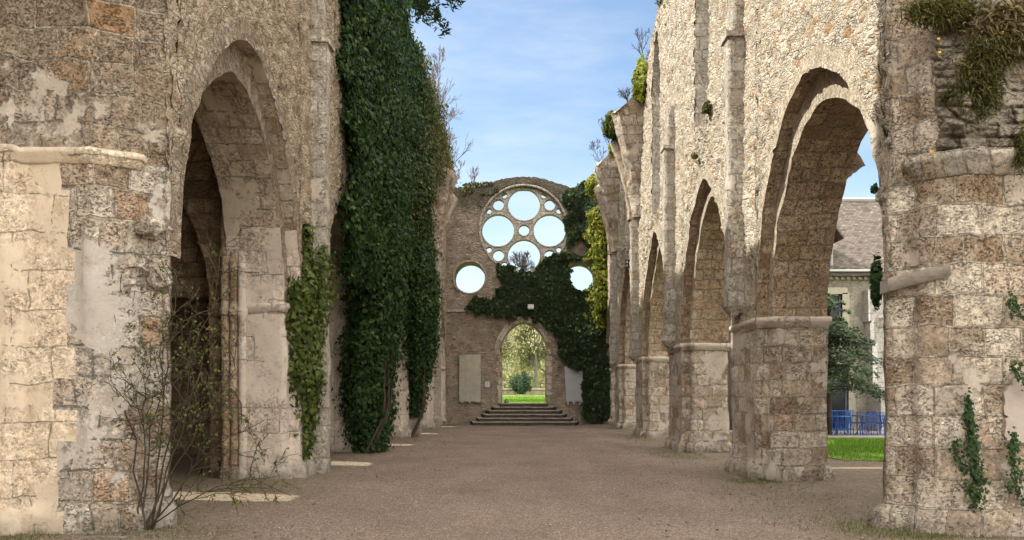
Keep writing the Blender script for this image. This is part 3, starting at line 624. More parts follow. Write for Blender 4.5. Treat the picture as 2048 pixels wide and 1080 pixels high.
# crossing piers (nearest, both sides)
def crossing(s, yo, yi, iw, ih, A, B, label, zi, low, high, mimp, ztop, low2):
    sg = -s; root = thing('crossing_pier', label, 'pier', (s*5.2, B[1], 0)); O = (s*5.2, B[1], 0)
    A = np.array(A, float); B = np.array(B, float); t = .40; mid_ = A+(B-A)*t; nrm_ = norm(np.array([[-(B-A)[1]*-1, -(B-A)[0]]]))[0]
    ed = norm((B-A)[None])[0]; out = np.array([-ed[1], ed[0]]); out = out if out[0] < 0 else -out
    M1 = mid_-ed*.05+out*.0; M2 = mid_+out*.075; Aj = A+np.array([-.0, .0])
    poly = [(XI-.01, yo), (XI-.01, A[1]+.12), tuple(A+out*.0), tuple(M1), tuple(M2), tuple(B+out*.05+ed*-.02), (B[0]+.02, B[1]), (B[0]+.75, B[1]), (B[0]+.78, B[1]-.10), (B[0]+5, B[1]-.10), (B[0]+5, B[1]+1.6), (XO, yi+.02), (XO, yi), (XS-.005, yi), (XS-.005, yo)]
    poly = resample([(s*x, y) for x, y in poly], .09)
    m = MB(sg); m.loft(poly, [(-.1, .09), (.18, .09), (.26, .07), (.33, .01)]+[(z, 0) for z in np.arange(.42, zi, .09)]+[(zi, 0)]); lo = m.build('lower_pier', [M[low], M[low2]], root, disp=1.4, origin=O)
    for f_ in lo.data.polygons:
        c_ = f_.center; xa = abs(c_[0]+O[0]); crs = int((c_[2]+.05)/.36)
        if xa < B[0]+.10+.26*hsh(np.int64(crs), np.int64(5), np.int64(2), 9): f_.material_index = 1
    m = MB(sg); m.loft(poly, [(z, -.005) for z in np.concatenate([np.arange(zi, 8, .09), np.arange(8.1, ztop, .6)])]); m.build('upper_pier', [M[high]], root, disp=1.9, origin=O)
    im_ = resample([(s*x, y) for x, y in [tuple(M1+ed*.02-out*.02), tuple(M2), tuple(B+out*.05+ed*-.02), (B[0]+.02, B[1]), (B[0]+.75, B[1]), (B[0]+.78, B[1]-.10), (B[0]+5, B[1]-.10), (B[0]+5, B[1]+1.2), (XO, A[1]+.5)]], .12)
    m = MB(sg); m.loft(im_, [(zi-ih*.55, -.05), (zi-ih*.55, .015), (zi-ih*.42, .02), (zi-ih*.05, iw), (zi+ih*.22, iw+.006), (zi+ih*.24, iw-.01), (zi+ih*.45, -.01), (zi+ih*.46, -.06)]); m.build('impost', M[mimp], root, disp=.32, origin=O)
    return root, O
cpR, OcR = crossing(1, 8.84, 9.05, .17, .30, (4.27, 8.72), (4.97, 8.22), 'massive block-built crossing pier with mossy top at the right edge', 4.22, 'warm_big', 'warm_big', 'grey', 15, 'warm_big')
cpL, OcL = crossing(-1, 8.93, 9.22, .085, .20, (4.27, 8.85), (5.0, 8.42), 'massive smooth buff and grey crossing pier at the left edge', 4.33, 'buff', 'upper_brown', 'buff', 19, 'weather')

m = MB(); m.box((-10.6, -14, 0), (-9.6, 8.3, 17.5)); m.build('sun_block_wall', [M['wallL']], cpL, origin=OcL)  # unseen wall added to keep the sun off the near floor
# left aisle: outer wall with slit windows, transverse arches, ceiling
t = thing('aisle_wall', 'dark outer wall and vault of the left aisle, seen through the first left arch', 'wall', (-8.7, 20, 0)); O = (-8.7, 20, 0)
slits = [(-5.6, 11.5, .45), (-5.6, 17.1, .4), (-5.6, 23.5, .4), (-5.6, 30.2, .4), (-5.6, 36.6, .4)]
ys_cut = []
for (xp, yp, hw) in slits:      # each slit stands up-sun of its patch of light
    ys_cut.append(yp+(8.7-5.0)*SUN_TANY)
m = MB(1); edges = [7.0]
for yc in ys_cut: edges += [yc-.42, yc+.42]
edges.append(40.5)
for xw in (-8.7, -9.3):
    for k in range(len(edges)-1):
        ys = np.linspace(edges[k], edges[k+1], max(3, int((edges[k+1]-edges[k])/.25)))
        segs = [(0, 12.5)] if k % 2 == 0 else [(0, 3.2), (6.5, 12.5)]
        for z0, z1 in segs:
            zz = np.linspace(z0, z1, max(4, int((z1-z0)/.25))); Yg, Zg = np.meshgrid(ys, zz, indexing='ij'); m.grid(np.stack([np.full(Yg.shape, xw), Yg, Zg], -1))
for yc in ys_cut:
    for (a_, b_) in (((yc-.42, 3.2), (yc-.42, 6.5)), ((yc+.42, 3.2), (yc+.42, 6.5)), ((yc-.42, 3.2), (yc+.42, 3.2)), ((yc-.42, 6.5), (yc+.42, 6.5))):
        P_ = np.array([[[-8.7, *a_], [-8.7, *b_]], [[-9.3, *a_], [-9.3, *b_]]]); m.grid(P_)
for yc in ys_cut:
    for sg_ in (-1, 1):
        zz_ = np.linspace(5.2, 6.5, 7); e_ = yc+sg_*.42; i_ = yc+sg_*.42*np.sqrt(np.clip(1-((zz_-5.2)/1.3)**2, 0, 1))
        m.grid(np.stack([np.stack([zz_*0-9.0, zz_*0+e_, zz_], -1), np.stack([zz_*0-9.0, i_, zz_], -1)]))
m.box((-9.3, 7.0, 12.45), (-8.7, 40.5, 12.5))
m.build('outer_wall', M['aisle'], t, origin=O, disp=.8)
for k, a in enumerate(ARL):     # transverse arches on the aisle side of every pier
    yc = (a.mid+a.hwi+.75) if k else a.mid+a.hwi+.55
    Aa = Arch(-7.15, 1.15, 3.2, 5.9, 5.9); c = Aa.curve(True, 16)
    m = MB(1)
    for yy in (yc-.35, yc+.35):
        line = c; Pm = np.stack([np.stack([line[:, 0], np.full(len(line), yy), line[:, 1]+(9-line[:, 1])*q], -1) for q in np.linspace(0, 1, 14)]); m.grid(Pm)
        for xa, xb in ((-8.75, -8.3), (-6.0, -5.5)):
            Xg, Zg = np.meshgrid(np.linspace(xa, xb, 4), np.linspace(0, 9, 40), indexing='ij'); m.grid(np.stack([Xg, np.full(Xg.shape, yy), Zg], -1))
    yy = np.linspace(yc-.35, yc+.35, 6); line = np.concatenate([[[-8.3, 0]], c, [[-6.0, 0]]])
    m.grid(np.stack([np.repeat(line[:, :1], 6, 1), np.repeat(yy[None], len(line), 0), np.repeat(line[:, 1:], 6, 1)], -1))
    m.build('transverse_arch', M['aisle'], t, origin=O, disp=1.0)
    # ceiling of the bay: the arcade arch carried over to the outer wall
    m = MB(1); c = np.stack([a.mid+(a.curve(True)[:, 0]-a.mid)*1.35, a.curve(True)[:, 1]+.25], 1)
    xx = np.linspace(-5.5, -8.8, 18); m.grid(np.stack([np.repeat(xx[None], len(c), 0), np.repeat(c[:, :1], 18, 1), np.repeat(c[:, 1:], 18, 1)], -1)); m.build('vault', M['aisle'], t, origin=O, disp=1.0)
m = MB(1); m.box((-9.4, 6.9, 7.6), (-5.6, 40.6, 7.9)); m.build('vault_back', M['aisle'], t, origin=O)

# broken transverse rib and low remains of the right aisle
t = thing('broken_arch', 'broken stub of an aisle arch springing from the first right pier against the sky', 'arch', (5.6, 14.2, 3.0)); O = (5.6, 14.2, 3.0)
path = [px(1648, 620, 13.75), px(1650, 560, 13.75), px(1655, 500, 13.75), px(1663, 450, 13.75), px(1676, 405, 13.75), px(1693, 368, 13.75), px(1712, 342, 13.75), px(1728, 330, 13.75)]
path = np.array(path); dd = norm(np.gradient(path, axis=0)); nn = np.stack([-dd[:, 2], dd[:, 1]*0, dd[:, 0]], 1)
m = MB(1); th_ = np.array([1.0, 1.0, 1.05, 1.1, 1.15, 1.15, 1.1, .95]); yy = np.linspace(13.75, 14.9, 10)
def rib(offs): return np.stack([np.repeat((path+nn*offs[:, None])[:, None, 0], 10, 1), np.repeat(yy[None], 8, 0), np.repeat((path+nn*offs[:, None])[:, None, 2], 10, 1)], -1)
def dens(P_, k=4): 
    u = np.linspace(0, P_.shape[0]-1, P_.shape[0]*k); i = np.clip(u.astype(int), 0, P_.shape[0]-2); f = (u-i)[:, None, None]; return P_[i]*(1-f)+P_[i+1]*f
lo_, hi_ = dens(rib(th_*0)), dens(rib(th_)); m.grid(lo_); m.grid(hi_)
for e in (0, -1): m.grid(np.stack([lo_[:, e]*(1-q)+hi_[:, e]*q for q in np.linspace(0, 1, 6)]))
m.grid(np.stack([lo_[-1]*(1-q)+hi_[-1]*q for q in np.linspace(0, 1, 6)]))
tag(m.build('rib', M['soffit'], t, origin=O, disp=3.0))

# ------------------------------------------------------------------ west front
FY = 40.0; S = F/FY
fx = lambda x: (x-VX)/S
fz = lambda y: EYE+(VY-y)/S
def curve_solid(name, splines, y0, y1, mats, parent, origin, bevel=0.0, sgn=1, sub=0):
    cu = bpy.data.curves.new(name, 'CURVE'); cu.dimensions = '2D'; cu.fill_mode = 'BOTH'
    for pts in splines:
        sp = cu.splines.new('POLY'); sp.points.add(len(pts)-1); sp.use_cyclic_u = True
        for q, (a_, b_) in zip(sp.points, pts): q.co = (a_, b_, 0, 1)
    cu.extrude = (y1-y0)/2-bevel; cu.bevel_depth = bevel; cu.bevel_resolution = 1; cu.offset = -bevel
    tmp = bpy.data.objects.new('tmp', cu); COL.objects.link(tmp)
    dg = bpy.context.evaluated_depsgraph_get(); me = bpy.data.meshes.new_from_object(tmp.evaluated_get(dg)); bpy.data.objects.remove(tmp); bpy.data.curves.remove(cu)
    n = len(me.vertices); co = np.zeros(n*3, np.float32); me.vertices.foreach_get('co', co); co = co.reshape(n, 3)
    W = np.stack([co[:, 0], (y0+y1)/2-co[:, 2], co[:, 1]], 1).astype(float)
    W2 = W-np.array(origin); me.vertices.foreach_set('co', W2.astype(np.float32).ravel())
    li = np.zeros(len(me.loops), np.int32); me.loops.foreach_get('vertex_index', li)
    while me.uv_layers: me.uv_layers.remove(me.uv_layers[0])
    uv = me.uv_layers.new(name='uv'); uv.data.foreach_set('uv', np.stack([W[li, 0]+sgn*W[li, 1], W[li, 2]], 1).astype(np.float32).ravel())
    me.materials.clear()
    for mm in mats: me.materials.append(mm)
    me.name = name; me.update(); o = bpy.data.objects.new(name, me); COL.objects.link(o); o.parent = parent
    return o
def circ(cx, cz, r, n=64, rev=False, jit=0, g=None):
    a = np.linspace(0, 2*math.pi, n, endpoint=False); rr = r*(1+(g.normal(0, jit, n) if jit else 0))
    p_ = np.stack([cx+rr*np.cos(a), cz+rr*np.sin(a)], 1); return [tuple(q) for q in (p_[::-1] if rev else p_)]
g = np.random.default_rng(12)
OF = (0, FY, 0); front = thing('west_front', 'ruined end wall with a great round rose window over a pointed doorway', 'ruined wall', OF)
rc = (fx(1047.5), fz(458)); RR_ = 87/S
outl = [(-5.6, -.1), (5.6, -.1), (5.6, 12.6)]
for x in np.linspace(5.5, -5.5, 90):
    d = x-fx(1048); base_ = 12.83+.05*math.sin(x*7)+.04*g.normal(); bump_ = math.sqrt(max(0, 3.1**2-d*d)); top_ = fz(353)-3.1+bump_
    sm = max(base_-.0, top_); e = 13.3-.55*max(0, abs(d)-.6)*.55
    outl.append((x, max(base_, fz(353)-.11*d*d+.02*g.normal())))
outl.append((-5.6, 12.7))
# door opening
dz0 = fz(806); dl, dr = fx(1003.5), fx(1091); sprz = fz(706); DA = Arch((fx(1000.5)+fx(1094))/2, (fx(1094)-fx(1000.5))/2, fz(708), fz(645), fz(645)); dc = DA.curve(True, 16)
door = [(dl, dz0), (dr, dz0), (dr, fz(712)), (fx(1094), fz(711))]+[tuple(q) for q in dc[::-1]]+[(fx(1000.5), fz(711)), (dl, fz(712))]
curve_solid('wall', [outl, circ(*rc, RR_, 96, True), circ(fx(939), fz(555), 30.5/S, 48, True), circ(fx(1160), fz(556), 30/S, 48, True), door[::-1]], FY, FY+1.1, [M['fac']], front, OF)
# tracery
hol = [(1048, 407, 32.5), (996, 459, 32.5), (1099.5, 459, 32.5), (1048, 510, 32.5), (1048, 458.5, 11.3), (996.7, 407.5, 11.5), (1100, 407.5, 11.5), (996.7, 509.5, 11.5), (1100, 510, 11.5), (1008.5, 388.5, 6), (977.5, 420, 6), (1088, 388.5, 6), (1118.5, 419.5, 6), (977.5, 498, 6), (1008.5, 528, 6), (1118.5, 498, 6), (1088, 528, 6)]
curve_solid('rose_tracery', [circ(*rc, RR_+.01, 96)]+[circ(fx(x), fz(y), r/S, 48 if r > 20 else 24, True) for x, y, r in hol], FY+.22, FY+.62, [M['grey']], front, OF)
m = MB()
def torus(cx, cz, r, rt, y, n=64, mat=0, jit=0):
    a = np.linspace(0, 2*math.pi, n+1); bb = np.linspace(0, 2*math.pi, 9)
    P_ = np.stack([cx+np.outer(np.cos(a), r+rt*np.cos(bb)), y+np.outer(np.ones(n+1), rt*np.sin(bb)*.8), cz+np.outer(np.sin(a), r+rt*np.cos(bb))], -1)
    m.grid(P_, mat, uv=np.stack([np.repeat((a*r)[:, None], 9, 1), np.repeat((bb*.05)[None], n+1, 0)], -1))
for x, y, r in hol: torus(fx(x), fz(y), r/S+.02, .035, FY+.22, 48 if r > 20 else 24)
m.build('tracery_moulding', M['grey'], front, origin=OF, smooth=True); m = MB()
torus(*rc, RR_+.03, .07, FY+.0); m.build('rose_moulding', M['grey'], front, origin=OF, disp=.4, smooth=True)
for x, y, r in ((939, 555, 31.5), (1160, 556, 31)):
    m = MB(); torus(fx(x), fz(y), r/S+.03, .045, FY); m.build('oculus_moulding', M['vouss'], front, origin=OF, disp=.4)
# arch of rough voussoirs over the rose and relieving arch of the door
def arcband(cx, cz, r0, r1, a0, a1, y, th_, mat, name, vw=.16, disp=1.2):
    m = MB(); n = max(8, int((a1-a0)*r1/.12)); a = np.linspace(a0, a1, n); rr = np.linspace(r0, r1, 5)
    f = lambda yy, ra: np.stack([cx+np.outer(np.cos(a), ra), np.full((n, len(ra)), yy), cz+np.outer(np.sin(a), ra)], -1)
    uv_ = np.stack([np.repeat((a*r0)[:, None], 5, 1), np.repeat(rr[None]-r0+.05, n, 0)], -1)
    m.grid(f(y, rr), uv=uv_)
    for ra in (r0, r1): m.grid(np.stack([f(y, np.array([ra]))[:, 0], f(y+th_, np.array([ra]))[:, 0]]))
    m.build(name, mat, front, origin=OF, disp=disp)
arcband(rc[0], rc[1], RR_+.12, RR_+.42, R(28), R(152), FY-.05, .4, M['fac'], 'rose_hood')
m = MB(); ex = []
for q in range(4): pass
hw_, r_, RD = DA.RR(True)
cc = DA.curve(True, 18); cen = np.where((cc[:, 0] < DA.mid)[:, None], np.array([[DA.mid+(RD-hw_), DA.sp]]), np.array([[DA.mid-(RD-hw_), DA.sp]])); dn = norm(cc-cen); dn[len(cc)//2] = (0, 1)
rg = np.stack([cc+dn*(.02+.3*q) for q in (0, .33, .66, 1)]); dlen = np.concatenate([[0], np.cumsum(np.linalg.norm(np.diff(cc, axis=0), axis=1))])
m.grid(np.stack([rg[..., 0], np.full(rg.shape[:2], FY-.03), rg[..., 1]], -1), uv=np.stack([np.repeat(dlen[None], 4, 0), np.repeat((np.arange(4)*.1+.12)[:, None], len(cc), 1)], -1)); m.build('door_arch', M['warm'], front, origin=OF, disp=.8)
m = MB(); m.box((fx(892), FY-.07, fz(624)), (fx(1012), FY+.05, fz(619.5))); m.build('ledge', M['grey'], front, origin=OF)
for xa in (998, 1098.5):
    m = MB(); m.box((fx(xa-4.5), FY-.006, fz(703.5)), (fx(xa+3.5), FY+.02, fz(695)));
    m.build('putlog_hole', simple('painted_hole_shade', (.02, .015, .012), (.012, .01, .008)) if 'hole' not in M else M['hole'], front, origin=OF)  # dark plate on the wall face, painted as the shade of a hole
m = MB(); m.box((fx(1006.5)-.3, FY+.3, dz0-.08), (fx(1010)+.15, FY+.8, dz0+.05))
# door jamb stones
for xa, xb in ((993, 1003), (1091.5, 1104)):
    m = MB(); Xg, Zg = np.meshgrid(np.linspace(fx(xa), fx(xb), 4), np.linspace(dz0, fz(712), 26), indexing='ij'); m.grid(np.stack([Xg, np.full(Xg.shape, FY-.03), Zg], -1)); m.build('door_jamb', M['warm'], front, origin=OF, disp=1.0)
m = MB(1); 
n = NT('pale_carved_slab'); p = n.pos(); f_ = n.noise(n.vmath('MULTIPLY', p, (2.2, 1, .45)), 2.2, 5, .6); sl = n.mix(n.step(n.noise(p, 3, 6, .7), .35, .65), (.44, .42, .37), (.33, .31, .27)); sl = n.mix(n.math('MULTIPLY', n.step(f_, .55, .66), .7), sl, (.42, .30, .12))
M['slab'] = n.fin(n.mix(n.step(n.noise(p, 14, 6, .75), .55, .66), sl, (.22, .21, .18)), n.bump(n.noise(p, 22, 6, .7), .02), .9)
M['slab2'] = simple('grey_carved_slab', (.42, .42, .44), (.34, .34, .35), 3, .85, .012)
M['stain'] = simple('rusty_stain', (.42, .36, .22), (.38, .31, .17), 3, .85)
def slabobj(pts, y, mat, name, label, feet):
    t = thing(name, label, 'stone slab', (fx(np.mean([q[0] for q in pts])), FY-.1, fz(max(q[1] for q in pts)))); O = tuple(t.location)
    curve_solid('slab', [[(fx(a_), fz(b_)) for a_, b_ in pts]], FY-.16, FY-.04, [mat], t, O, bevel=.01)
    for f in feet: m = MB(); m.box((fx(f-1.6), FY-.2, fz(f_y(f)+3)), (fx(f+1.6), FY+.0, fz(f_y(f)-1))); m.build('bracket', M['slab2'], t, origin=O)
    return t
f_y = lambda f: 803
slabobj([(919, 803), (919, 710.5), (961.5, 709.5), (962, 803)], FY, M['slab'], 'tomb_slab', 'tall buff rectangular tomb slab with a rusty stain, left of the doorway', [925, 940, 957])
f_y = lambda f: 806
slabobj([(1132, 801), (1128.5, 733), (1140, 731), (1150, 736), (1157, 741), (1165.5, 742), (1165.5, 803), (1162, 806), (1159, 803), (1150, 803), (1147, 806), (1144, 803), (1138, 803), (1135, 806)], FY, M['slab2'], 'tomb_slab', 'tapered grey tomb slab with a broken top, right of the doorway beside the ivy', [1136, 1147, 1159])
m = MB(); m.box((fx(971), FY-.05, fz(774)), (fx(979.3), FY-.02, fz(763.3))); o = m.build('notice_plate', simple('enamel_plate', (.62, .66, .74), (.55, .6, .7), 6, .4)); tag(o, 'small pale blue notice plate fixed between the tall slab and the doorway', 'sign')
m = MB()
for k in range(7): m.box((fx(972.6), FY-.054, fz(765.5+k*1.1)), (fx(977.8-(k % 3)), FY-.05, fz(765.1+k*1.1)))
m.build('text_line', simple('grey_print', (.2, .22, .28), (.2, .22, .28)), o)
t = thing('floodlight', 'small white floodlight fixed in the ivy above the doorway', 'lamp', (fx(1061), FY-.5, fz(616))); O = tuple(t.location)
m = MB(); m.box((fx(1055.5), FY-.62, fz(618.5)), (fx(1067.5), FY-.46, fz(611.5))); m.build('housing', simple('white_enamel', (.62, .62, .64), (.5, .5, .5), 8, .4), t, origin=O)
m = MB(); m.box((fx(1056.3), FY-.63, fz(620.8)), (fx(1066.7), FY-.5, fz(618.6))); m.build('lens', simple('glass_grey', (.3, .32, .34), (.25, .27, .3), 5, .15), t, origin=O)
m = MB(); m.tube([(fx(1061), FY-.5, fz(613)), (fx(1061), FY+.02, fz(613))], .02, 6); m.build('bracket', M['bark'], t, origin=O)

# steps up to the door
M['step'] = simple('worn_step_stone', (.40, .36, .32), (.20, .17, .14), 4, .95, .02); M['riser'] = simple('dark_riser_stone', (.10, .085, .07), (.045, .04, .03), 5, .95, .02)  # risers darker than the treads
t = thing('stone_steps', 'six wide worn stone steps climbing to the doorway', 'steps', (0, 39, 0)); O = (0, 39, 0)
hts = [.20, .39, .58, .77, .95, 1.14]; xl = [942, 952, 962, 972, 982, 993]; xr = [1157, 1146, 1134, 1124, 1112, 1102]
for k in range(6):
    m = MB(); yf = FY-1.95+k*.31; z0 = 0 if k == 0 else hts[k-1]
    x0, x1 = fx(xl[k]), fx(xr[k]); zz = [hts[k]-.19, hts[k]-.045]
    def stp(x0, x1, ya, yb, za, zb):
        poly = resample([(x0+.25, ya), (x1-.25, ya), (x1, yb), (x0, yb)], .25); m.loft(poly, [(za, 0), (zb, 0)], mat=m.M)
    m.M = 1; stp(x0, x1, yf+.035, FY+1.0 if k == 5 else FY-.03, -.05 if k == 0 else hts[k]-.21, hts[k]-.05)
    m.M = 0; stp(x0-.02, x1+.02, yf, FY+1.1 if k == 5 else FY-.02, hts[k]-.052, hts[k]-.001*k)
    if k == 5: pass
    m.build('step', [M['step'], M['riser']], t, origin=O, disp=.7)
m = MB(); aa = np.linspace(0, math.pi, 12)
m.grid(np.stack([np.stack([fx(1012)+.14*np.cos(a_)*np.cos(bb), FY+.5+.14*np.sin(bb)*np.cos(a_)+0*bb, dz0+.22*np.abs(np.sin(a_))+0*bb], -1) for a_, bb in [(q, np.linspace(0, 2*math.pi, 14)) for q in np.linspace(0, math.pi/2, 8)]])); tag(m.build('boulder', M['moss'], disp=1.5), 'small dark round stone on the threshold at the left jamb of the doorway', 'stone')

# ------------------------------------------------------------------ behind the west front
b = MB(); ys = np.concatenate([np.linspace(41.0, 60, 12), np.linspace(64, 79, 6), [90, 130, 200]]); xs = np.linspace(-60, 60, 40); X, Y = np.meshgrid(xs, ys, indexing='ij')
Z = 1.13+np.clip(Y-42, 0, 200)*.0115; b.grid(np.stack([X, Y, Z], -1)); b.grid(np.stack([np.stack([xs, xs*0+41.0, xs*0+1.13], -1), np.stack([xs, xs*0+41.0, xs*0-.1], -1)]))
tag(b.build('meadow', M['lawn']), kind='structure')
blades('meadow_grass', 'bright lit grass beyond the doorway', [(0, 47, 3, 5, .5), (0, 58, 4, 10, .5)], 9000, .09, 'grassb', 18, 1.1, zf=lambda P_: 1.12+np.clip(P_[:, 1]-42, 0, 200)*.0115)
t = thing('park_wall', 'low stone wall at the far edge of the meadow beyond the doorway', 'wall', (0, 78, 1.5)); O = (0, 78, 1.5)
m = MB(); m.box((-30, 78, 1.2), (30, 78.5, 2.1)); m.build('masonry', M['fac'], t, origin=O); m = MB(); m.box((-30.1, 77.9, 2.1), (30.1, 78.6, 2.28)); m.build('coping', M['slab'], t, origin=O)
def bush(name, label, c, r, h, n, size, mat, seed, cat='bush'):
    g = np.random.default_rng(seed); t = thing(name, label, cat, c); d = norm(g.normal(0, 1, (n, 3))); rr = g.random(n)**.25
    lump = 1+.5*vn(d*1.0, 2.3, seed)+.25*vn(d, 5, seed+1); P_ = np.array(c)+np.array([0, 0, h*.48])+d*rr[:, None]*lump[:, None]*np.array([r, r, h*.5])
    P_ = P_[P_[:, 2] > c[2]]; n = len(P_); b = MB(); b.quads(leaf_quads(P_, norm(P_-np.array(c)-np.array([0, 0, h*.3])), size, g, 1.0), rnd=g.random(n)+.01); b.build('foliage', M[mat], t, origin=c)
    b = MB(); 
    for k in range(7): b.tube([np.array(c), np.array(c)+np.array([g.normal(0, r*.2), g.normal(0, r*.2), h*.3]), np.array(c)+np.array([g.normal(0, r*.4), g.normal(0, r*.4), h*.75])], [r*.05, r*.035, r*.01], 5)
    b.build('stem', M['bark'], t, origin=c); return t
bush('round_bush', 'dark green round bush in front of the low wall beyond the doorway', tuple(px(1042, 788, 74)), 1.0, 2.0, 5000, .12, 'bush', 31)
gk = 'trees of the park beyond the doorway'
tz = 1.13+.0115*60
bare_tree('park_tree', 'spreading tree with pale spring buds filling the doorway behind the dark bush', (1.5, 96, tz), 14, 41, lev=6, kids=4, mat='birch', r=.30, spread=.55, up=.05, rmin=.02, leaves=26000, lmat='bud', lsize=.22, group=gk, ratio=.72)
bare_tree('park_tree', 'budding tree leaning in on the left half of the doorway', (-5.5, 90, tz), 11, 42, lev=6, kids=4, mat='birch', r=.26, spread=.6, up=.0, rmin=.02, leaves=20000, lmat='bud', lsize=.2, group=gk, ratio=.72)
bare_tree('park_tree', 'tall bare branched tree seen through the lowest opening of the rose window', (-.3, 104, tz), 18.5, 43, lev=5, kids=4, mat='twig', r=.4, spread=.5, up=.15, rmin=.02, leaves=0, group=gk, ratio=.7)
bare_tree('park_tree', 'twiggy tree behind the left round opening of the end wall', (-7.6, 104, tz), 12, 44, lev=5, kids=5, mat='twig', r=.3, spread=.6, up=.1, rmin=.02, leaves=0, group=gk, ratio=.7)
g = np.random.default_rng(50); n = 60000
P = np.stack([g.uniform(-45, 45, n), g.uniform(112, 124, n), tz+g.random(n)**.8*(12.5+2.0*np.sin(g.uniform(-45, 45, n)))], 1)
hh = 12.5+2.2*vn(np.stack([P[:, 0], P[:, 0]*0, P[:, 0]*0], 1), .14, 3)+1.2*vn(np.stack([P[:, 0], P[:, 0]*0, P[:, 0]*0], 1), .5, 4)
P[:, 2] = tz+g.random(n)*hh
b = MB(); b.quads(leaf_quads(P, np.tile([0, -1., .4], (n, 1)), .5, g, 1.2), rnd=g.random(n)+.01); tag(b.build('woodland', M['bud']), 'far band of budding woodland beyond the meadow', 'woodland', kind='stuff')

# ------------------------------------------------------------------ ivy
def ivy(name, label, surfs, mats, leaf, origin, group=None, core=True, twigs=0, seed=1, cat='ivy'):
    t = thing(name, label, cat, origin, group); g = np.random.default_rng(seed); mb = MB(); cb = MB()
    for sf in surfs:
        P_, n, keep, mi = sf['P'], sf['n'], sf.get('keep'), sf.get('mat', 0)
        Q, N = scatter_grid(P_, n, g, keep); 
        if sf.get('flip'): N = -N
        Q = Q+N*g.normal(0, sf.get('thick', .06), (n, 1)); mb.quads(leaf_quads(Q, N, sf.get('leaf', leaf), g, .9), mat=mi, rnd=g.random(n)+.01)
        if core and sf.get('core', True):
            N2 = norm(np.cross(np.gradient(P_, axis=0), np.gradient(P_, axis=1))); 
            if sf.get('flip'): N2 = -N2
            kk = keep
            if keep is not None:
                kk = keep.copy(); kk[1:-1, 1:-1] = keep[1:-1, 1:-1] & keep[:-2, 1:-1] & keep[2:, 1:-1] & keep[1:-1, :-2] & keep[1:-1, 2:]
            cb.grid(P_-N2*.09, keep=kk)
    mb.build('foliage', mats, t, origin=origin)
    if cb.n: cb.build('stems', M['ivy_core'], t, origin=origin)  # solid dark sheet under the leaves, painted as the ivy's inner shade
    return t
def inpoly(x, y, poly):
    ins = np.zeros(x.shape, bool); n = len(poly); j = n-1
    for i in range(n):
        xi, yi = poly[i]; xj, yj = poly[j]
        c = ((yi > y) != (yj > y)) & (x < (xj-xi)*(y-yi)/((yj-yi) if yj != yi else 1e-9)+xi); ins ^= c; j = i
    return ins
# big curtain on the left wall
def yz_patch(xf, ylo, yhi, zlo, zhi, st, maskpoly, lump=.22, seed=1, rag=.35):
    ys = np.arange(ylo, yhi, st); zs = np.arange(zlo, zhi, st); Yg, Zg = np.meshgrid(ys, zs, indexing='ij')
    Q = np.stack([Yg*0, Yg, Zg], -1); x = xf(Yg, Zg)+lump*vn(Q, .55, seed)+lump*.6*vn(Q, 1.4, seed+1)+lump*.28*vn(Q, 3.6, seed+2)
    wob_y = Yg+rag*vn(Q, 1.2, seed+5)+rag*.4*vn(Q, 4, seed+6); wob_z = Zg+rag*vn(Q, 1.2, seed+7)+rag*.4*vn(Q, 4, seed+8)
    k = inpoly(wob_y, wob_z, maskpoly); return np.stack([x, Yg, Zg], -1), k[:-1, :-1]
polyL = [(16.95, 20), (16.95, 6.6), (16.6, 5.6), (16.6, 4.3), (17.6, 3.9), (19.2, 4.4), (21.8, 4.3), (23.2, 5.6), (25.2, 6.2), (26.6, 4.6), (29.0, 4.0), (29.6, 7), (30.2, 10), (29.8, 20)]
def xfL(Y, Z):
    col1 = .42*np.exp(-((Y-20.7)/1.3)**2); col2 = .40*np.exp(-((Y-27.9)/1.2)**2)
    return -4.08+(col1+col2)*np.clip((15-Z)/8, .15, 1)
P_, k_ = yz_patch(xfL, 16.2, 30.6, 3.2, 14.25, .16, polyL, .27, 21)
farm = (P_[:-1, :-1, 1]+1.6*vn(P_[:-1, :-1], .5, 55)) > 25.5
def blobcol(cx, cy, prof, seed, zst=.12, na=40, lump=.14):     # prof: list (z, rx, ry, dx)
    pr = np.array(prof); zz = np.arange(pr[0, 0], pr[-1, 0], zst); aa = np.linspace(0, 2*math.pi, na)
    rx = lp(zz, pr[:, 0], pr[:, 1]); ry = lp(zz, pr[:, 0], pr[:, 2]); dx = lp(zz, pr[:, 0], pr[:, 3])
    base_ = np.stack([np.cos(aa)[:, None]*rx[None], np.sin(aa)[:, None]*ry[None], np.repeat(zz[None], na, 0)], -1)
    q = base_.copy(); q[..., 2] = zz; f = 1+lump*2.2*vn(q+np.array([cx, cy, 0]), 1.1, seed)+lump*1.2*vn(q+np.array([cx, cy, 0]), 3.1, seed+1)
    base_[..., :2] *= f[..., None]; return base_+np.array([cx, cy, 0])+np.stack([dx, dx*0, dx*0], -1)[None]
c1 = blobcol(-4.32, 20.55, [(.05, .35, .55, .0), (.5, .45, .65, -.05), (1.4, .62, .8, -.05), (2.4, .58, .9, .1), (3.4, .5, 1.0, .15), (4.6, .5, 1.2, .2), (6, .45, 1.2, .15), (7.5, .2, .9, .1)], 71)
c2 = blobcol(-4.15, 27.6, [(.75, .15, .2, .0), (1.4, .28, .35, .05), (2.4, .4, .6, .15), (3.5, .5, .9, .2), (4.6, .55, 1.1, .2), (6, .5, 1.2, .15), (7.5, .2, .8, .1)], 81)
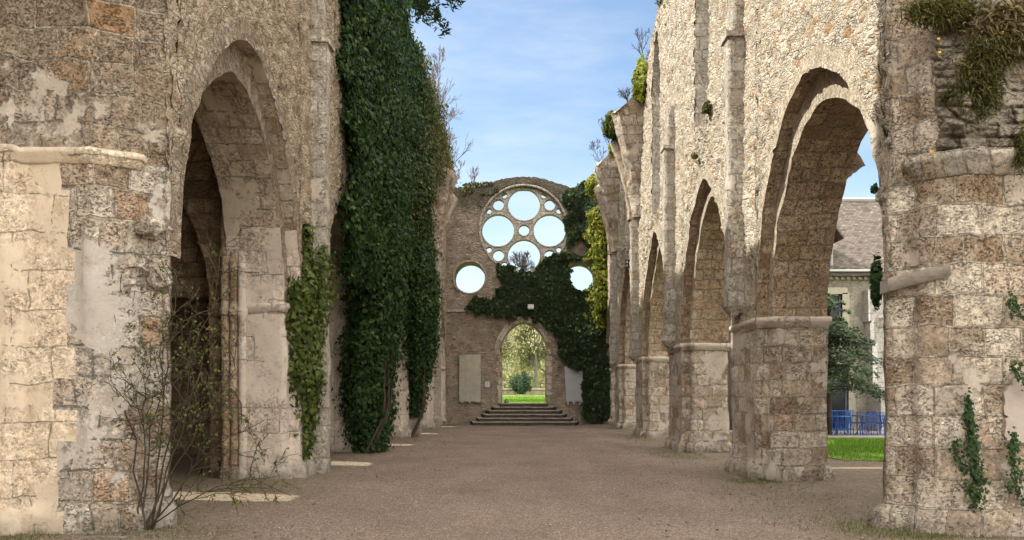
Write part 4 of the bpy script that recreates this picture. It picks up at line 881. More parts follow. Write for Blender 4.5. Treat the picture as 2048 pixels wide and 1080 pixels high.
top_curt = np.stack([np.stack([np.linspace(-3.95, -5.7, 12), np.full(12, y_), 14.2+.25*np.sin(np.linspace(0, math.pi, 12))+.15*vn(np.array([[y_, i*.4, 0.] for i in range(12)]), .9, 2)], -1) for y_ in np.arange(17, 30, .25)])
big_ivy = ivy('climbing_ivy', 'huge dark green ivy curtain cloaking the left wall down to the ground', [dict(P=P_, n=90000, keep=k_, thick=.13), dict(P=P_, n=8000, keep=k_ & farm, thick=.2, mat=1), dict(P=P_, n=1600, keep=k_, thick=.22, mat=2), dict(P=c1, n=26000, thick=.12), dict(P=c2, n=14000, thick=.12), dict(P=top_curt, n=5000)], [M['ivy'], M['moss_tuft'], M['ivy_mid']], .108, (-4.3, 20.5, 0), seed=22)
g = np.random.default_rng(404)
for cp_, xs_, y_, z1_ in ((c1, -3.95, 20.0, 2.6), (c2, -3.9, 27.2, 2.4)):
    for k in range(5):
        zz = np.linspace(0, z1_+g.uniform(0, 1.2), 16); yy_ = y_+g.uniform(-.25, .35)+np.cumsum(g.normal(0, .03, 16)); m = MB(); m.tube(np.stack([xs_+.02*k-.35*np.clip(1-zz/1.0, 0, 1)+np.cumsum(g.normal(0, .012, 16))+.16*np.clip(zz/1.5, 0, 1), yy_, zz], 1), np.linspace(.035, .012, 16), 5); m.build('woody_stem', M['bark'], big_ivy, origin=(-4.3, 20.5, 0))
# dry brown-green growth along the left wall top beyond the curtain
yy = np.arange(29.6, 39, .2); tt = np.linspace(0, 1, 22)
P_ = np.stack([np.stack([-3.93+.25*vn(np.stack([yy*0+q*3, yy, yy*0], 1), 1.2, 8)+q*0, yy, lp(yy, [29, 35, 38, 40], [14.4, 14.15, 13.3, 13.0])-q*lp(yy, [29, 33, 39], [5.5, 3.2, 1.6])], -1) for q in tt], 1)
ivy('hanging_growth', 'brownish green growth hanging from the top of the left wall beyond the ivy curtain', [dict(P=P_, n=15000, core=False, thick=.18)], [M['moss_tuft']], .11, (-4.2, 33, 12), seed=24, core=False, cat='ivy')
# small ivy on the second left pier
P_ = blobcol(-4.27, 14.35, [(.35, .05, .06, .02), (.7, .11, .14, .02), (1.6, .19, .24, 0), (2.4, .26, .32, -.02), (3.0, .28, .36, -.02), (3.5, .20, .32, .02), (4.0, .10, .2, .04), (4.6, .03, .08, .02), (5.0, .02, .05, .0)], 91, lump=.26)
P2 = blobcol(-4.06, 14.8, [(2.8, .05, .1, .0), (3.3, .12, .2, 0), (4.0, .10, .2, 0), (4.4, .04, .1, 0), (4.7, .02, .05, 0)], 95, lump=.3)
ivy('climbing_ivy', 'narrow bright ivy strip on the shaft of the first free-standing left pier', [dict(P=P_, n=5200, thick=.06), dict(P=P2, n=700, core=False)], [M['ivy_mid']], .095, (-4.2, 14.5, 0), seed=25)
# ivy on the west front
polyF = [(1126, 392), (1138, 374), (1150, 366), (1175, 364), (1216, 366), (1216, 640), (1216, 842), (1172, 838), (1163, 800), (1166, 746), (1150, 738), (1130, 728), (1116, 708), (1118, 690), (1102, 662), (1080, 642), (1056, 634), (1010, 634), (962, 628), (925, 616), (945, 600), (985, 592), (1008, 572), (992, 548), (1000, 530), (1022, 537), (1046, 542), (1070, 538), (1085, 520), (1102, 506), (1122, 504), (1132, 480), (1128, 455), (1130, 430)]
xs = np.arange(915, 1222, 2.5); zs = np.arange(358, 848, 2.5); Xg, Yg = np.meshgrid(xs, zs, indexing='ij'); Q = np.stack([Xg/20, Yg/20, Xg*0], -1)
kx = Xg+7*vn(Q, .8, 3)+5*vn(Q, 2.4, 4); ky = Yg+7*vn(Q, .8, 5)+5*vn(Q, 2.4, 6)
K = inpoly(kx, ky, polyF)
K &= ~((np.hypot(Xg-1163, Yg-557) < 25+3*vn(Q, 1.5, 9)))
K &= ~((np.hypot((Xg-1158)/1.6, (Yg-498)) < 15+5*vn(Q, 1.5, 10)))
K &= ~((np.abs(Xg-1160) < 26) & (np.abs(Yg-530) < 9))
K &= ~((np.abs(Xg-1100) > 0) & (np.hypot(Xg-1099, Yg-459) < 30)); K &= ~(np.hypot(Xg-1048, Yg-510) < 29)
prot = .14+.22*np.clip((Xg-1100)/90, 0, 1)+.10*np.clip((Yg-540)/60, 0, 1)
prot = prot+.95*np.exp(-((Xg-1201)/20)**2)*np.clip((700-Yg)/90, .15, 1)+.10*vn(Q, .9, 13)+.06*vn(Q, 2.5, 14)
P_ = np.stack([(Xg-VX)/S, FY-prot, EYE+(VY-Yg)/S], -1)
lit = (Xg+14*vn(Q, 1.3, 41)+6*vn(Q, 4, 42) > 1176+np.clip(470-Yg, 0, 60)*.3) & (Yg+26*vn(Q, 1.1, 43)+14*vn(Q, 3, 44) < 640+(Xg-1195)*.9); k0 = K[:-1, :-1]; litc = lit[:-1, :-1]  # cells that take the sunlit leaf colour
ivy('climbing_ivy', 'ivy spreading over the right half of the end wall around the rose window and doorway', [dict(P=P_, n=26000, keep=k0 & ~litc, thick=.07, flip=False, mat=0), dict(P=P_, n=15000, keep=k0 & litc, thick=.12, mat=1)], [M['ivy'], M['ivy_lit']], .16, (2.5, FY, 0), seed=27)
xs = np.arange(925, 1000, 2.5); zs = np.arange(366, 392, 2.5); Xg, Yg = np.meshgrid(xs, zs, indexing='ij'); P_ = np.stack([(Xg-VX)/S, FY-.12+0*Xg, EYE+(VY-Yg)/S], -1)
ivy('small_ivy', 'thin growth along the top of the end wall left of the rose window', [dict(P=P_, n=420, core=False, keep=(vn(np.stack([Xg/14, Yg/14, Xg*0], -1), 1, 3) > 0)[:-1, :-1])], [M['moss_tuft']], .12, (-2.5, FY, 12.6), seed=28)
# clumps on the right wall top
def clump(label, x, y, Y, rx, rz, n, mat, leaf, seed, depth=.5, name='ivy_clump'):
    g = np.random.default_rng(seed); c = px(x, y, Y); Q = norm(g.normal(0, 1, (n, 3))); lump = 1+.3*vn(Q, 2.1, seed)+.2*vn(Q, 4.7, seed+1)
    Pc = c+Q*(g.random((n, 1))**.3)*lump[:, None]*np.array([rx*Y/F, depth, rz*Y/F]); b = MB(); b.quads(leaf_quads(Pc, Q, leaf, g, .9), rnd=g.random(n)+.01)
    Qg = np.stack([np.stack([np.cos(u)*np.sin(v_)*rx*Y/F*.55, np.sin(u)*np.sin(v_)*depth*.55, np.cos(v_)*rz*Y/F*.55+0*u], -1) for v_ in np.linspace(0, math.pi, 8) for u in [np.linspace(0, 2*math.pi, 12)]])+c
    t = thing(name, label, 'ivy', tuple(c)); b.build('foliage', M[mat], t, origin=c); b = MB(); b.grid(Qg); b.build('stems', M['ivy_core'], t, origin=c, disp=2); return t  # the inner blob is a dark core painted as shade within the clump
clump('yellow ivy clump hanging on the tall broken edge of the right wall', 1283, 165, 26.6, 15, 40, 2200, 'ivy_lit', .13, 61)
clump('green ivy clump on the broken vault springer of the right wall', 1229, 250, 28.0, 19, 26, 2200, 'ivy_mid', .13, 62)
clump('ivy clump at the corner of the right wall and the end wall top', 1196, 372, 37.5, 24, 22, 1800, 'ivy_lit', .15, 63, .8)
clump('small green tuft high on the third pilaster of the right wall', 1353, 165, 21.5, 7, 22, 500, 'moss_tuft', .09, 64, .25)
clump('small ivy on the last springer of the right wall', 1226, 300, 33.5, 9, 14, 500, 'ivy_lit', .13, 65, .3)
clump('leafy tuft growing by the window of the right wall', 1413, 215, 17.0, 9, 12, 260, 'moss_tuft', .07, 66, .15)
clump('tiny weed in the right wall joints above the second arch', 1389, 312, 18.3, 6, 6, 120, 'moss_tuft', .06, 67, .1)
clump('dark ivy tail hanging at the far edge of the right crossing pier', 1752, 565, 9.15, 9, 50, 500, 'ivy', .055, 68, .08)
clump('dark ivy sprig at the mid edge of the right crossing pier', 1749, 378, 9.2, 5, 9, 60, 'ivy', .05, 69, .05)

yy = np.arange(20.5, 39.2, .18); xx_ = np.linspace(4.12, 5.5, 9); zt_ = topR(yy)
P_ = np.stack([np.stack([np.full(len(yy), x_), yy, zt_+.10+.16*vn(np.stack([yy, yy*0+x_, yy*0], 1), 1.3, 61)], -1) for x_ in xx_], 1)
kp = vn(np.stack([P_[..., 1], P_[..., 0]*0, P_[..., 0]*0], -1), .7, 66)[:-1, :-1] > -.15
ivy('hanging_growth', 'patchy herbs and moss growing along the broken top of the right wall', [dict(P=P_, n=5200, core=False, thick=.13, keep=kp), dict(P=P_[:, :3], n=1600, core=False, thick=.2, keep=kp[:, :2], mat=1)], [M['moss_tuft'], M['ivy_lit']], .11, (4.6, 30, 12.5), seed=29, core=False)

# ------------------------------------------------------------------ trees against the sky
def conifer(name, label, base, H, rb, seed, mat='needle', nb=90, zlo=.3, size=.16, cat='tree', per=26):
    g = np.random.default_rng(seed); t = thing(name, label, cat, tuple(base)); base = np.array(base, float)
    m = MB(); m.tube([base, base+[0, 0, H*.5], base+[0, 0, H]], [H*.018, H*.011, .02], 7); m.build('trunk', M['bark'], t, origin=base)
    fo = MB(); br = MB(); Ps = []; Ns = []
    for k in range(nb):
        f = zlo+(1-zlo)*((k+.5)/nb); a = g.uniform(0, 2*math.pi); L = rb*(1-f)**.75/(1-zlo)**.75*g.uniform(.7, 1.15)+.15
        d = np.array([math.cos(a), math.sin(a), 0]); o_ = base+[0, 0, H*f]; s_ = np.linspace(0, 1, 9)[:, None]
        pts = o_+d*L*s_+np.array([0, 0, 1])*(L*(.12*s_-.28*s_**2)); br.tube(pts, np.linspace(.03, .006, 9)*L/2, 3)
        n = int(per*L)+6; u = g.random(n)**.7; c = o_+d*L*u[:, None]+np.array([0, 0, 1])*(L*(.12*u-.28*u**2))[:, None]
        sd_ = np.array([-d[1], d[0], 0]); c = c+sd_*(g.normal(0, .22, (n, 1))*L*(1.1-u[:, None]))+np.array([0, 0, 1])*g.normal(-.02, .05, (n, 1))*L; Ps.append(c); Ns.append(np.tile([0, 0, 1.], (n, 1))+d*.3)
    Ps = np.concatenate(Ps); Ns = np.concatenate(Ns); fo.quads(leaf_quads(Ps, Ns, size, g, .8, asp=.35), rnd=g.random(len(Ps))+.01); br.build('branches', M['bark'], t, origin=base); fo.build('foliage', M[mat], t, origin=base); return t
conifer('conifer', 'dark conifer with drooping boughs rising behind the left wall top', (-7.6, 33, 0), 25.5, 4.6, 101, nb=70, zlo=.76, size=.3, per=60)
gk = 'bare saplings growing above the left wall'
for k, (xb, yb, xt, yt, Y, lab) in enumerate([(868, 300, 884, 112, 37, 'tallest slender bare birch above the left wall'), (895, 372, 912, 228, 39, 'bushy bare sapling right of the tall birch'), (850, 240, 862, 150, 33, 'thin bare sapling nearest the ivy curtain'), (905, 375, 925, 322, 40.6, 'small bare sapling in the corner above the end wall'), (946, 374, 952, 336, 40.6, 'faint little bare sapling above the left part of the end wall'), (900, 370, 893, 268, 40, 'crooked bare sapling between the tall birch and the end wall')]):
    p0, p1 = px(xb, yb, Y), px(xt, yt, Y); H_ = p1[2]-p0[2]; bare_tree('bare_sapling', lab, (p0[0], Y, p0[2]-.1), H_, 110+k, lev=4 if H_ < 3 else 5, kids=3, mat='birch', r=.035 if H_ < 3 else .06, spread=.40, up=.25, group=gk, lean=((p1[0]-p0[0])/H_, 0), rmin=.0075, ratio=.62)
gk = 'bare saplings growing on the right wall'
for k, (xb, yb, xt, yt, Y, lab) in enumerate([(1236, 320, 1188, 232, 36, 'bare sapling leaning left from the right wall top above the end wall corner'), (1215, 345, 1176, 275, 38, 'low bare sapling at the corner of the right wall and the end wall'), (1294, 130, 1272, 60, 26.5, 'bare twiggy sapling above the yellow ivy of the right wall'), (1262, 215, 1250, 180, 28.6, 'tiny bare twigs beside the green ivy clump of the right wall'), (1345, 10, 1330, -40, 22.5, 'bare sapling at the highest visible edge of the right wall')]):
    p0, p1 = px(xb, yb, Y), px(xt, yt, Y); H_ = p1[2]-p0[2]; bare_tree('bare_sapling', lab, (p0[0], Y, p0[2]-.1), H_, 130+k, lev=4, kids=3, mat='twig', r=.03, spread=.42, up=.2, group=gk, lean=((p1[0]-p0[0])/H_, 0), rmin=.006, ratio=.62)

# ------------------------------------------------------------------ shrub at the left crossing pier
g = np.random.default_rng(77); base = np.array([-4.42, 8.6, .0]); t = thing('wild_shrub', 'straggly leafy shrub with thin dark stems at the foot of the left crossing pier', 'shrub', tuple(base)); out = []; tips = []
tg = [(225, 620, .0), (215, 700, .1), (345, 640, -.1), (440, 560, .1), (415, 700, -.2), (470, 740, .1), (330, 690, .2), (480, 850, .3), (380, 780, -.1), (290, 760, -.2), (500, 960, -.3)]
for (x, y, dy) in tg:
    e = px(x, y, 8.6+dy); b0 = base+np.array([g.normal(0, .06), g.normal(0, .05), 0]); pts = []
    for q in np.linspace(0, 1, 9): pts.append(b0*(1-q)+e*q+np.array([0, 0, .35*q*(1-q)])+g.normal(0, .022, 3)*(q > 0))
    pts = np.array(pts); out.append((pts, np.linspace(.012, .0035, 9)))
    for k in range(8):
        i = g.integers(3, 9); nd = norm(norm(pts[i]-pts[i-1])+g.normal(0, .75, 3)*np.array([1, .7, .8])+np.array([.18, 0, .05])); branch_tree(g, pts[i], nd, .5, .0055, 2, out, tips, .6, .0, .62, 2, .2, 4)
m = MB()
for P_, R_ in out: m.tube(P_, np.maximum(R_, .0028), 4)
m.build('stems', M['twig'], t, origin=base)
allp = np.concatenate([P_[1:] for P_, R_ in out if R_[0] < .01]); sel = allp[g.integers(0, len(allp), 1900)]+g.normal(0, .015, (1900, 3)); sel = sel[sel[:, 2] > .3]
m = MB(); m.quads(leaf_quads(sel, g.normal(0, 1, sel.shape)+[0, -.5, .6], .034, g), rnd=g.random(len(sel))*.8+.01); m.build('foliage', M['shrubleaf'], t, origin=base)

# ------------------------------------------------------------------ things on the right crossing pier
def facept(x, y, off=0.0):        # point on the crossing pier's camera side at a photo pixel
    Y = 8.3; return px(x, y, Y-off)
t = thing('drip_stone', 'sloping plain grey stone strip set into the right crossing pier', 'stone strip', tuple(px(1835, 557, 8.6))); O = tuple(t.location)
a0, a1 = px(1773, 572, 8.62), px(1897, 541, 8.29); dirv = norm((a1-a0)[None])[0]
m = MB(-1)
ra = np.array([a0+np.array([-.0, -.035, .075]), a0+np.array([.0, .14, .075]), a0+np.array([.0, .14, -.075]), a0+np.array([-.0, -.035, -.075])]); rb = np.array([a1+np.array([-.0, -.05, .075]), a1+np.array([.02, .14, .075]), a1+np.array([.02, .14, -.075]), a1+np.array([-.0, -.05, -.065])])
rings = np.stack([ra*(1-q)+rb*q for q in np.linspace(0, 1, 14)]); rings = np.concatenate([rings, rings[:, :1]], 1); m.grid(rings)
for e in (0, -1): m.grid(np.stack([rings[e], np.repeat(rings[e].mean(0)[None], 5, 0)]))
m.build('strip', simple('plain_grey_cement', (.38, .34, .30), (.27, .24, .21), 7, .9, .02), t, origin=O, disp=.7)
# niche
t = thing('wall_niche', 'small round-headed niche in grey plaster at the right edge', 'niche', tuple(px(2040, 850, 8.3))); O = tuple(t.location)
m = MB(-1); c0 = px(2046, 850, 8.22); aa = np.linspace(0, math.pi, 16); shp = [(c0[0]-.17, c0[2]-.16)]+[(c0[0]-.17*math.cos(a_), c0[2]+.02+.18*math.sin(a_)) for a_ in aa]+[(c0[0]+.17, c0[2]-.16)]
M['plast'] = simple('smooth_grey_plaster', (.42, .36, .32), (.32, .275, .24), 3, .9, .01)
g = np.random.default_rng(4); out_ = []
for (ax_, az_), (bx_, bz_) in zip([(-.21, -.22), (.5, -.22), (.5, .70), (-.02, .66), (-.16, .45), (-.24, .3), (-.20, .05)], [(.5, -.22), (.5, .70), (-.02, .66), (-.16, .45), (-.24, .3), (-.20, .05), (-.21, -.22)]):
    for q in np.linspace(0, 1, 7)[:-1]: out_.append((c0[0]+ax_+(bx_-ax_)*q+g.normal(0, .014), c0[2]+az_+(bz_-az_)*q+g.normal(0, .014)))
curve_solid('plaster', [out_, shp[::-1]], 8.185, 8.27, [M['plast']], t, O)
m.box((c0[0]-.18, 8.186, c0[2]-.17), (c0[0]+.18, 8.19, c0[2]+.21)); m.build('niche_back', M['plast'], t, origin=O)
m = MB(-1); m.box((c0[0]-.22, 8.12, c0[2]-.19), (c0[0]+.3, 8.29, c0[2]-.165)); m.build('sill', M['slab2'], t, origin=O)
# mossy broken masonry mass above the impost
def moss_patch(xa, xb, ya, yb):
    pass
m = MB(-1); xs = np.arange(1838, 2120, 3.0); ys = np.arange(-40, 306, 3.0); Xg, Yg = np.meshgrid(xs, ys, indexing='ij'); Q = np.stack([Xg/60, Yg/60, Xg*0], -1)
def stone_depth(X_, Y_, wd, ht, seed):
    yy_ = Y_+ht*.45*vn(np.stack([X_/90, Y_/60, X_*0], -1), 1.0, seed); row = np.floor(yy_/ht).astype(np.int64); xo = X_+wd*hsh(row, row*0, row*0, seed+1)*2+wd*.3*vn(np.stack([X_/50, Y_/30, X_*0], -1), 1, seed+2)
    col_ = np.floor(xo/wd).astype(np.int64); rnd_ = hsh(col_, row, row*0, seed+3); fx_ = np.abs(xo/wd-col_-.5)*2; fy_ = np.abs(yy_/ht-row-.5)*2
    edge = np.clip((1-np.maximum(fx_**3, fy_))*3.0, 0, 1); return rnd_*.9*edge**.5+edge*.4
dep = stone_depth(Xg, Yg, 58, 31, 3)*.07+stone_depth(Xg, Yg, 120, 62, 8)*.05
Yd = np.where(Xg < 1935, 8.72-(Xg-1785)*(.5/150), 8.22)-dep-.07*vn(Q, 1.0, 31)-.03*vn(Q, 3.1, 32)-.022*vn(Q, 9, 33)-.0; edge_ = np.clip((Xg-1838)/40+.2*vn(Q, 2, 5), 0, 1); low_ = np.clip((318-Yg)/25, 0, 1); Yd = Yd+.34*(1-edge_)+.16*(1-low_)
PT = np.stack([(Xg-VX)/F*Yd, Yd, EYE+(VY-Yg)/F*Yd], -1); m.grid(PT)
m.build('broken_masonry', M['moss'], cpR, origin=OcR)
def tuft(label, x, y, Y, rx, ry, n, mat, size, seed, name='moss_tuft', hang=True, cat='plant'):
    size = size*.62; n = n*1.7
    g = np.random.default_rng(seed); c = px(x, y, Y-.14); t = thing(name, label, cat, tuple(c)); n = int(n)
    P0 = c+np.stack([g.normal(0, rx*.45, n)*Y/F, g.normal(0, .04, n), g.normal(0, ry*.45, n)*Y/F], 1)
    d = norm(np.stack([g.normal(0, .7, n), -np.abs(g.normal(.6, .3, n)), g.normal(-.3 if hang else .6, .6, n)], 1)); s_ = size*g.uniform(.5, 1.4, n)
    wv = norm(np.cross(d, g.normal(0, 1, (n, 3))))*(s_*.09)[:, None]; mid_ = P0+d*s_[:, None]*.5; tip = P0+d*s_[:, None]-np.array([0, 0, .35])*s_[:, None]
    b = MB(); b.quads(np.stack([P0-wv, P0+wv, mid_+wv, mid_-wv], 1), rnd=g.random(n)+.01); b.quads(np.stack([mid_-wv, mid_+wv, tip+wv*.2, tip-wv*.2], 1), rnd=g.random(n)+.01); b.build('foliage', M[mat], t, origin=c)
    return t
tuft('dark moss cushion hanging in the middle of the right crossing pier top', 1955, 165, 8.22, 42, 60, 2600, 'moss_tuft', .10, 201)
tuft('yellowish herbs along the broken top left of the right crossing pier', 1885, 25, 8.3, 75, 26, 2600, 'moss_tuft', .11, 202)
tuft('dry stems and herbs in the upper right corner', 2010, 60, 8.2, 55, 45, 2400, 'dry', .16, 203)
tuft('green herbs in the upper right corner under the dry stems', 1990, 95, 8.15, 50, 30, 1500, 'moss_tuft', .09, 204)
tuft('moss above the impost ledge of the right crossing pier', 1905, 315, 8.4, 30, 12, 900, 'moss_tuft', .06, 205)
tuft('dry weed left of the impost ledge of the right crossing pier', 1850, 325, 8.65, 16, 22, 420, 'dry', .08, 206)
tuft('small herb clump in a joint left of the dark moss cushion', 1893, 192, 8.35, 14, 12, 420, 'moss_tuft', .06, 207)
tuft('small fern like tuft at the right edge beside the impost', 2040, 300, 8.2, 12, 45, 700, 'moss_tuft', .08, 208)
for k, (x, y, lab) in enumerate([(1877, 78, 'tiny yellow wallflower highest on the mossy right crossing pier'), (1880, 105, 'pair of tiny yellow wallflowers below the highest one on the right pier'), (2005, 66, 'tiny yellow flower among the dry stems in the upper right corner'), (1862, 302, 'tiny orange yellow flower low beside the impost ledge of the right pier')]):
    c = px(x, y, 7.92); m = MB(); g = np.random.default_rng(k); n = 9; m.quads(leaf_quads(np.tile(c, (n, 1))+g.normal(0, .008, (n, 3)), np.tile([0, -1., .3], (n, 1)), .02, g, .5)); o = m.build('yellow_flower', M['flower'], origin=c); o.location = c; tag(o, lab, 'flower', 'yellow flowers on the mossy pier')
# small-leaved ivy climbing its foot
g = np.random.default_rng(91)
def vine(label, pts_px, Y, n, leaf, seed, mat='ivy', wid=.05):
    g = np.random.default_rng(seed); pp = np.array([px(x, y, Y) for x, y in pts_px]); u = np.linspace(0, len(pp)-1, 60); i = np.clip(u.astype(int), 0, len(pp)-2); f = (u-i)[:, None]; path = pp[i]*(1-f)+pp[i+1]*f+g.normal(0, .008, (60, 3))
    t = thing('ivy_vine', label, 'ivy', tuple(pp[0])); m = MB(); m.tube(path, np.linspace(.012, .004, 60), 4); m.build('stem', M['bark'], t, origin=pp[0])
    k = g.integers(0, 60, n); P_ = path[k]+np.stack([g.normal(0, wid, n)*(1.3-k/60), -np.abs(g.normal(0, .02, n)), g.normal(0, .05, n)], 1); m = MB(); m.quads(leaf_quads(P_, np.tile([0, -1., .2], (n, 1)), leaf, g, .8), rnd=g.random(n)+.01); m.build('foliage', M[mat], t, origin=pp[0])
vine('dark ivy vine climbing the foot of the right crossing pier', [(1950, 1010), (1952, 960), (1945, 900), (1938, 850), (1932, 800)], 8.18, 520, .045, 301)
vine('thin ivy vine below the niche at the right edge', [(2035, 990), (2030, 950), (2022, 900), (2028, 875)], 8.08, 260, .04, 302)
vine('ivy sprig hanging at the right edge above the niche', [(2048, 640), (2030, 610), (2015, 600)], 8.08, 60, .05, 303)
vine('lower ivy sprig hanging at the right edge above the niche', [(2052, 775), (2035, 745), (2018, 730)], 8.08, 60, .05, 304)
vine('thin ivy branch crossing the foot of the right crossing pier', [(1950, 960), (1930, 935), (1912, 905), (1905, 890)], 8.22, 130, .04, 305)
# drain box
t = thing('drain_box', 'low square stone drain surround half buried at the lower left corner', 'drain', tuple(px(190, 1088, 7.92))); O = tuple(t.location); c = np.array(O)
m = MB(); zt_ = .045
for lo, hi in (((-.24, -.22), (.24, -.17)), ((-.24, .17), (.24, .22)), ((-.24, -.17), (-.18, .17)), ((.18, -.17), (.24, .17))): m.box((c[0]+lo[0], c[1]+lo[1], -.05), (c[0]+hi[0], c[1]+hi[1], zt_))
m.build('frame', M['grey'], t, origin=O); m = MB(); m.box((c[0]-.19, c[1]-.18, -.04), (c[0]+.19, c[1]+.18, .02)); m.build('cover', simple('black_iron', (.03, .03, .032), (.02, .02, .02), 9, .6), t, origin=O)
# small iron tie on the right wall
t = thing('wall_tie', 'small black iron wall anchor high on the right wall near the end', 'wall anchor', (4.26, 29.6, 6.9)); O = tuple(t.location); c = px(1261, 528, 30.2); m = MB(1)
m.box((4.18, 30.15, c[2]-.16), (4.26, 30.2, c[2]+.16)); m.build('bar', M['hole'] if 'hole' in M else simple('iron', (.02, .02, .02), (.02, .02, .02)), t, origin=O)
M['iron'] = simple('iron_arm', (.02, .02, .02), (.02, .02, .02))
for dz in (-.15, 0, .15): m = MB(1); m.box((4.05, 30.14, c[2]+dz-.02), (4.19, 30.19, c[2]+dz+.02)); m.build('arm', M['iron'], t, origin=O)
# broken bits on the left crossing pier
for nm, x, y, rx, rz, dy in (('broken_corbel', 303, 452, 34, 24, .16), ('broken_corbel', 322, 556, 22, 24, .12), ('broken_corbel', 258, 540, 32, 12, .06)):
    Yc = {303: 8.72, 322: 8.78, 258: 8.60}[x]; c = px(x, y, Yc); m = MB(1)
    Qg = np.stack([np.stack([np.cos(u)*np.sin(v_)*rx*Yc/F, np.sin(u)*np.sin(v_)*dy*1.6, np.cos(v_)*rz*Yc/F*(.6 if np.cos(v_) > 0 else 1.1)+0*u], -1) for v_ in np.linspace(0, math.pi, 30) for u in [np.linspace(0, 2*math.pi, 44)]])+c
    Qg = Qg+.05*np.stack([vn(Qg, 11, 3), vn(Qg, 11, 4), vn(Qg, 11, 5)], -1)+.02*np.stack([vn(Qg, 27, 3), vn(Qg, 27, 4), vn(Qg, 27, 5)], -1)+.05*np.stack([vn(Qg, 4, 6), vn(Qg, 4, 7), vn(Qg, 4, 8)], -1); m.grid(Qg); m.build(nm, M['warm'], cpL, origin=OcL)

# ------------------------------------------------------------------ stone house seen through the first right arch
HY = 32.0; HS = F/HY
hx = lambda x: (x-VX)/HS
hz = lambda y: EYE+(VY-y)/HS
M['roof'] = None
n = NT('old_tiles'); p = n.pos(); uvp = n.n('UVMap').outputs[0]
br = n.n('TexBrick', {'Vector': uvp, 'Color1': (0, 0, 0, 1), 'Color2': (1, 1, 1, 1), 'Mortar': (.2, .2, .2, 1), 'Scale': 1.0, 'Mortar Size': .012, 'Brick Width': .19, 'Row Height': .14, 'Bias': 0.0}, offset=.5); r_ = n.n('SeparateColor', {0: br.outputs[0]}).outputs[0]
f = n.math('ADD', n.math('MULTIPLY', r_, .7), n.math('MULTIPLY', n.noise(p, 1.2, 6, .7), .4))
M['roof'] = n.fin(n.mix(n.math('MULTIPLY', br.outputs[1], .8), n.ramp(f, [(.2, (.065, .055, .048)), (.45, (.12, .10, .088)), (.62, (.165, .14, .12)), (.8, (.10, .085, .075)), (.95, (.26, .235, .21))]), (.08, .06, .05)), n.bump(n.math('ADD', r_, n.noise(p, 12, 4)), .04), .9)
M['hwall'] = rubble('house_wall_stone', [(.15, (.30, .27, .22)), (.35, (.42, .38, .32)), (.55, (.36, .32, .27)), (.8, (.48, .44, .38))], (.40, .37, .32), 5.5, .6, seed=20, flat=(1, 1, 2.0))
M['hquoin'] = simple('house_dressed_stone', (.50, .47, .38), (.42, .39, .32), 3, .9, .008)
M['hbutt'] = ashlar('buttress_blocks', [(.2, (.36, .35, .34)), (.5, (.46, .45, .44)), (.8, (.40, .38, .36))], bw=.6, bh=.42, pl=(.7, .8), pits=.4, seed=14, white=.4, dirt=.3, relief=.5)
M['glass'] = simple('dark_window_glass', (.015, .018, .022), (.03, .035, .04), 2, .08); M['frame'] = simple('blue_grey_paint', (.20, .23, .32), (.16, .19, .27), 5, .5)
house = thing('stone_house', 'two storey stone house with steep brown tiled roof seen through the first right arch', 'house', (14, HY, 0)); O = (14, HY, 0)
wins_ = [(1653, 588, 1684.5, 655), (1652, 728, 1697, 866)]
wl = [(9, -.1), (24, -.1), (24, hz(553)), (9, hz(553))]
curve_solid('wall', [wl]+[[(hx(a), hz(d_)), (hx(a), hz(b_)), (hx(c_), hz(b_)), (hx(c_), hz(d_))] for a, b_, c_, d_ in wins_], HY, HY+.5, [M['hwall']], house, O)
m = MB(); m.box((9, HY+.5, -.1), (24, HY+8.5, hz(553))); m.build('back_wall', M['hwall'], house, origin=O)
for k, (a, b_, c_, d_) in enumerate(wins_):
    wo_ = MB(); x0, x1, z0, z1 = hx(a), hx(c_), hz(d_), hz(b_); fr = .07
    for lo, hi in (((x0, z0), (x0+fr, z1)), ((x1-fr, z0), (x1, z1)), ((x0, z1-fr), (x1, z1)), ((x0, z0), (x1, z0+fr)), (((x0+x1)/2-.03 if k else x0+.1, z0+.62*(z1-z0)), (x1, z0+.62*(z1-z0)+.06))): wo_.box((lo[0], HY+.16, lo[1]), (hi[0], HY+.24, hi[1]))
    wnd = wo_.build('window', M['frame'], house, origin=O); m = MB(); m.box((x0, HY+.2, z0), (x1, HY+.215, z1)); m.build('pane', M['glass'], wnd, origin=O)
    m = MB()
    for lo, hi in (((x1+.0, z0), (x1+.30, z1+.05)), ((x0-.3, z1), (x1+.22, z1+.28)), ((x0-.3, z0), (x0, z1))): m.box((lo[0], HY-.03, lo[1]), (hi[0], HY+.1, hi[1]))
    m.build('surround', M['hquoin'], wnd, origin=O)
m = MB(); m.box((9, HY-.10, hz(560)), (24, HY, hz(553)+.02)); m.box((9, HY-.26, hz(551)), (24, HY+.02, hz(546)))
m.build('cornice', M['hquoin'], house, origin=O)
for x in np.arange(1632, 1800, 11.5): m = MB(); m.box((hx(x), HY-.22, hz(560)), (hx(x+5.5), HY-.02, hz(551.5))); m.build('modillion', M['hquoin'], house, origin=O)
e0 = np.array([HY-.45, hz(549)]); e1 = np.array([37.0, EYE+(VY-401)/F*37.0])
xs = np.linspace(8.7, 24.3, 40); tt = np.linspace(0, 1, 30); m = MB(); ell = np.linalg.norm(e1-e0); kick = -.18*np.sin(tt*math.pi)
Pr = np.stack([np.repeat(xs[:, None], 30, 1), np.repeat((e0[0]+(e1[0]-e0[0])*tt)[None], 40, 0), np.repeat((e0[1]+(e1[1]-e0[1])*tt+kick)[None], 40, 0)], -1); m.grid(Pr, uv=np.stack([np.repeat(xs[:, None], 30, 1), np.repeat((tt*ell)[None], 40, 0)], -1))
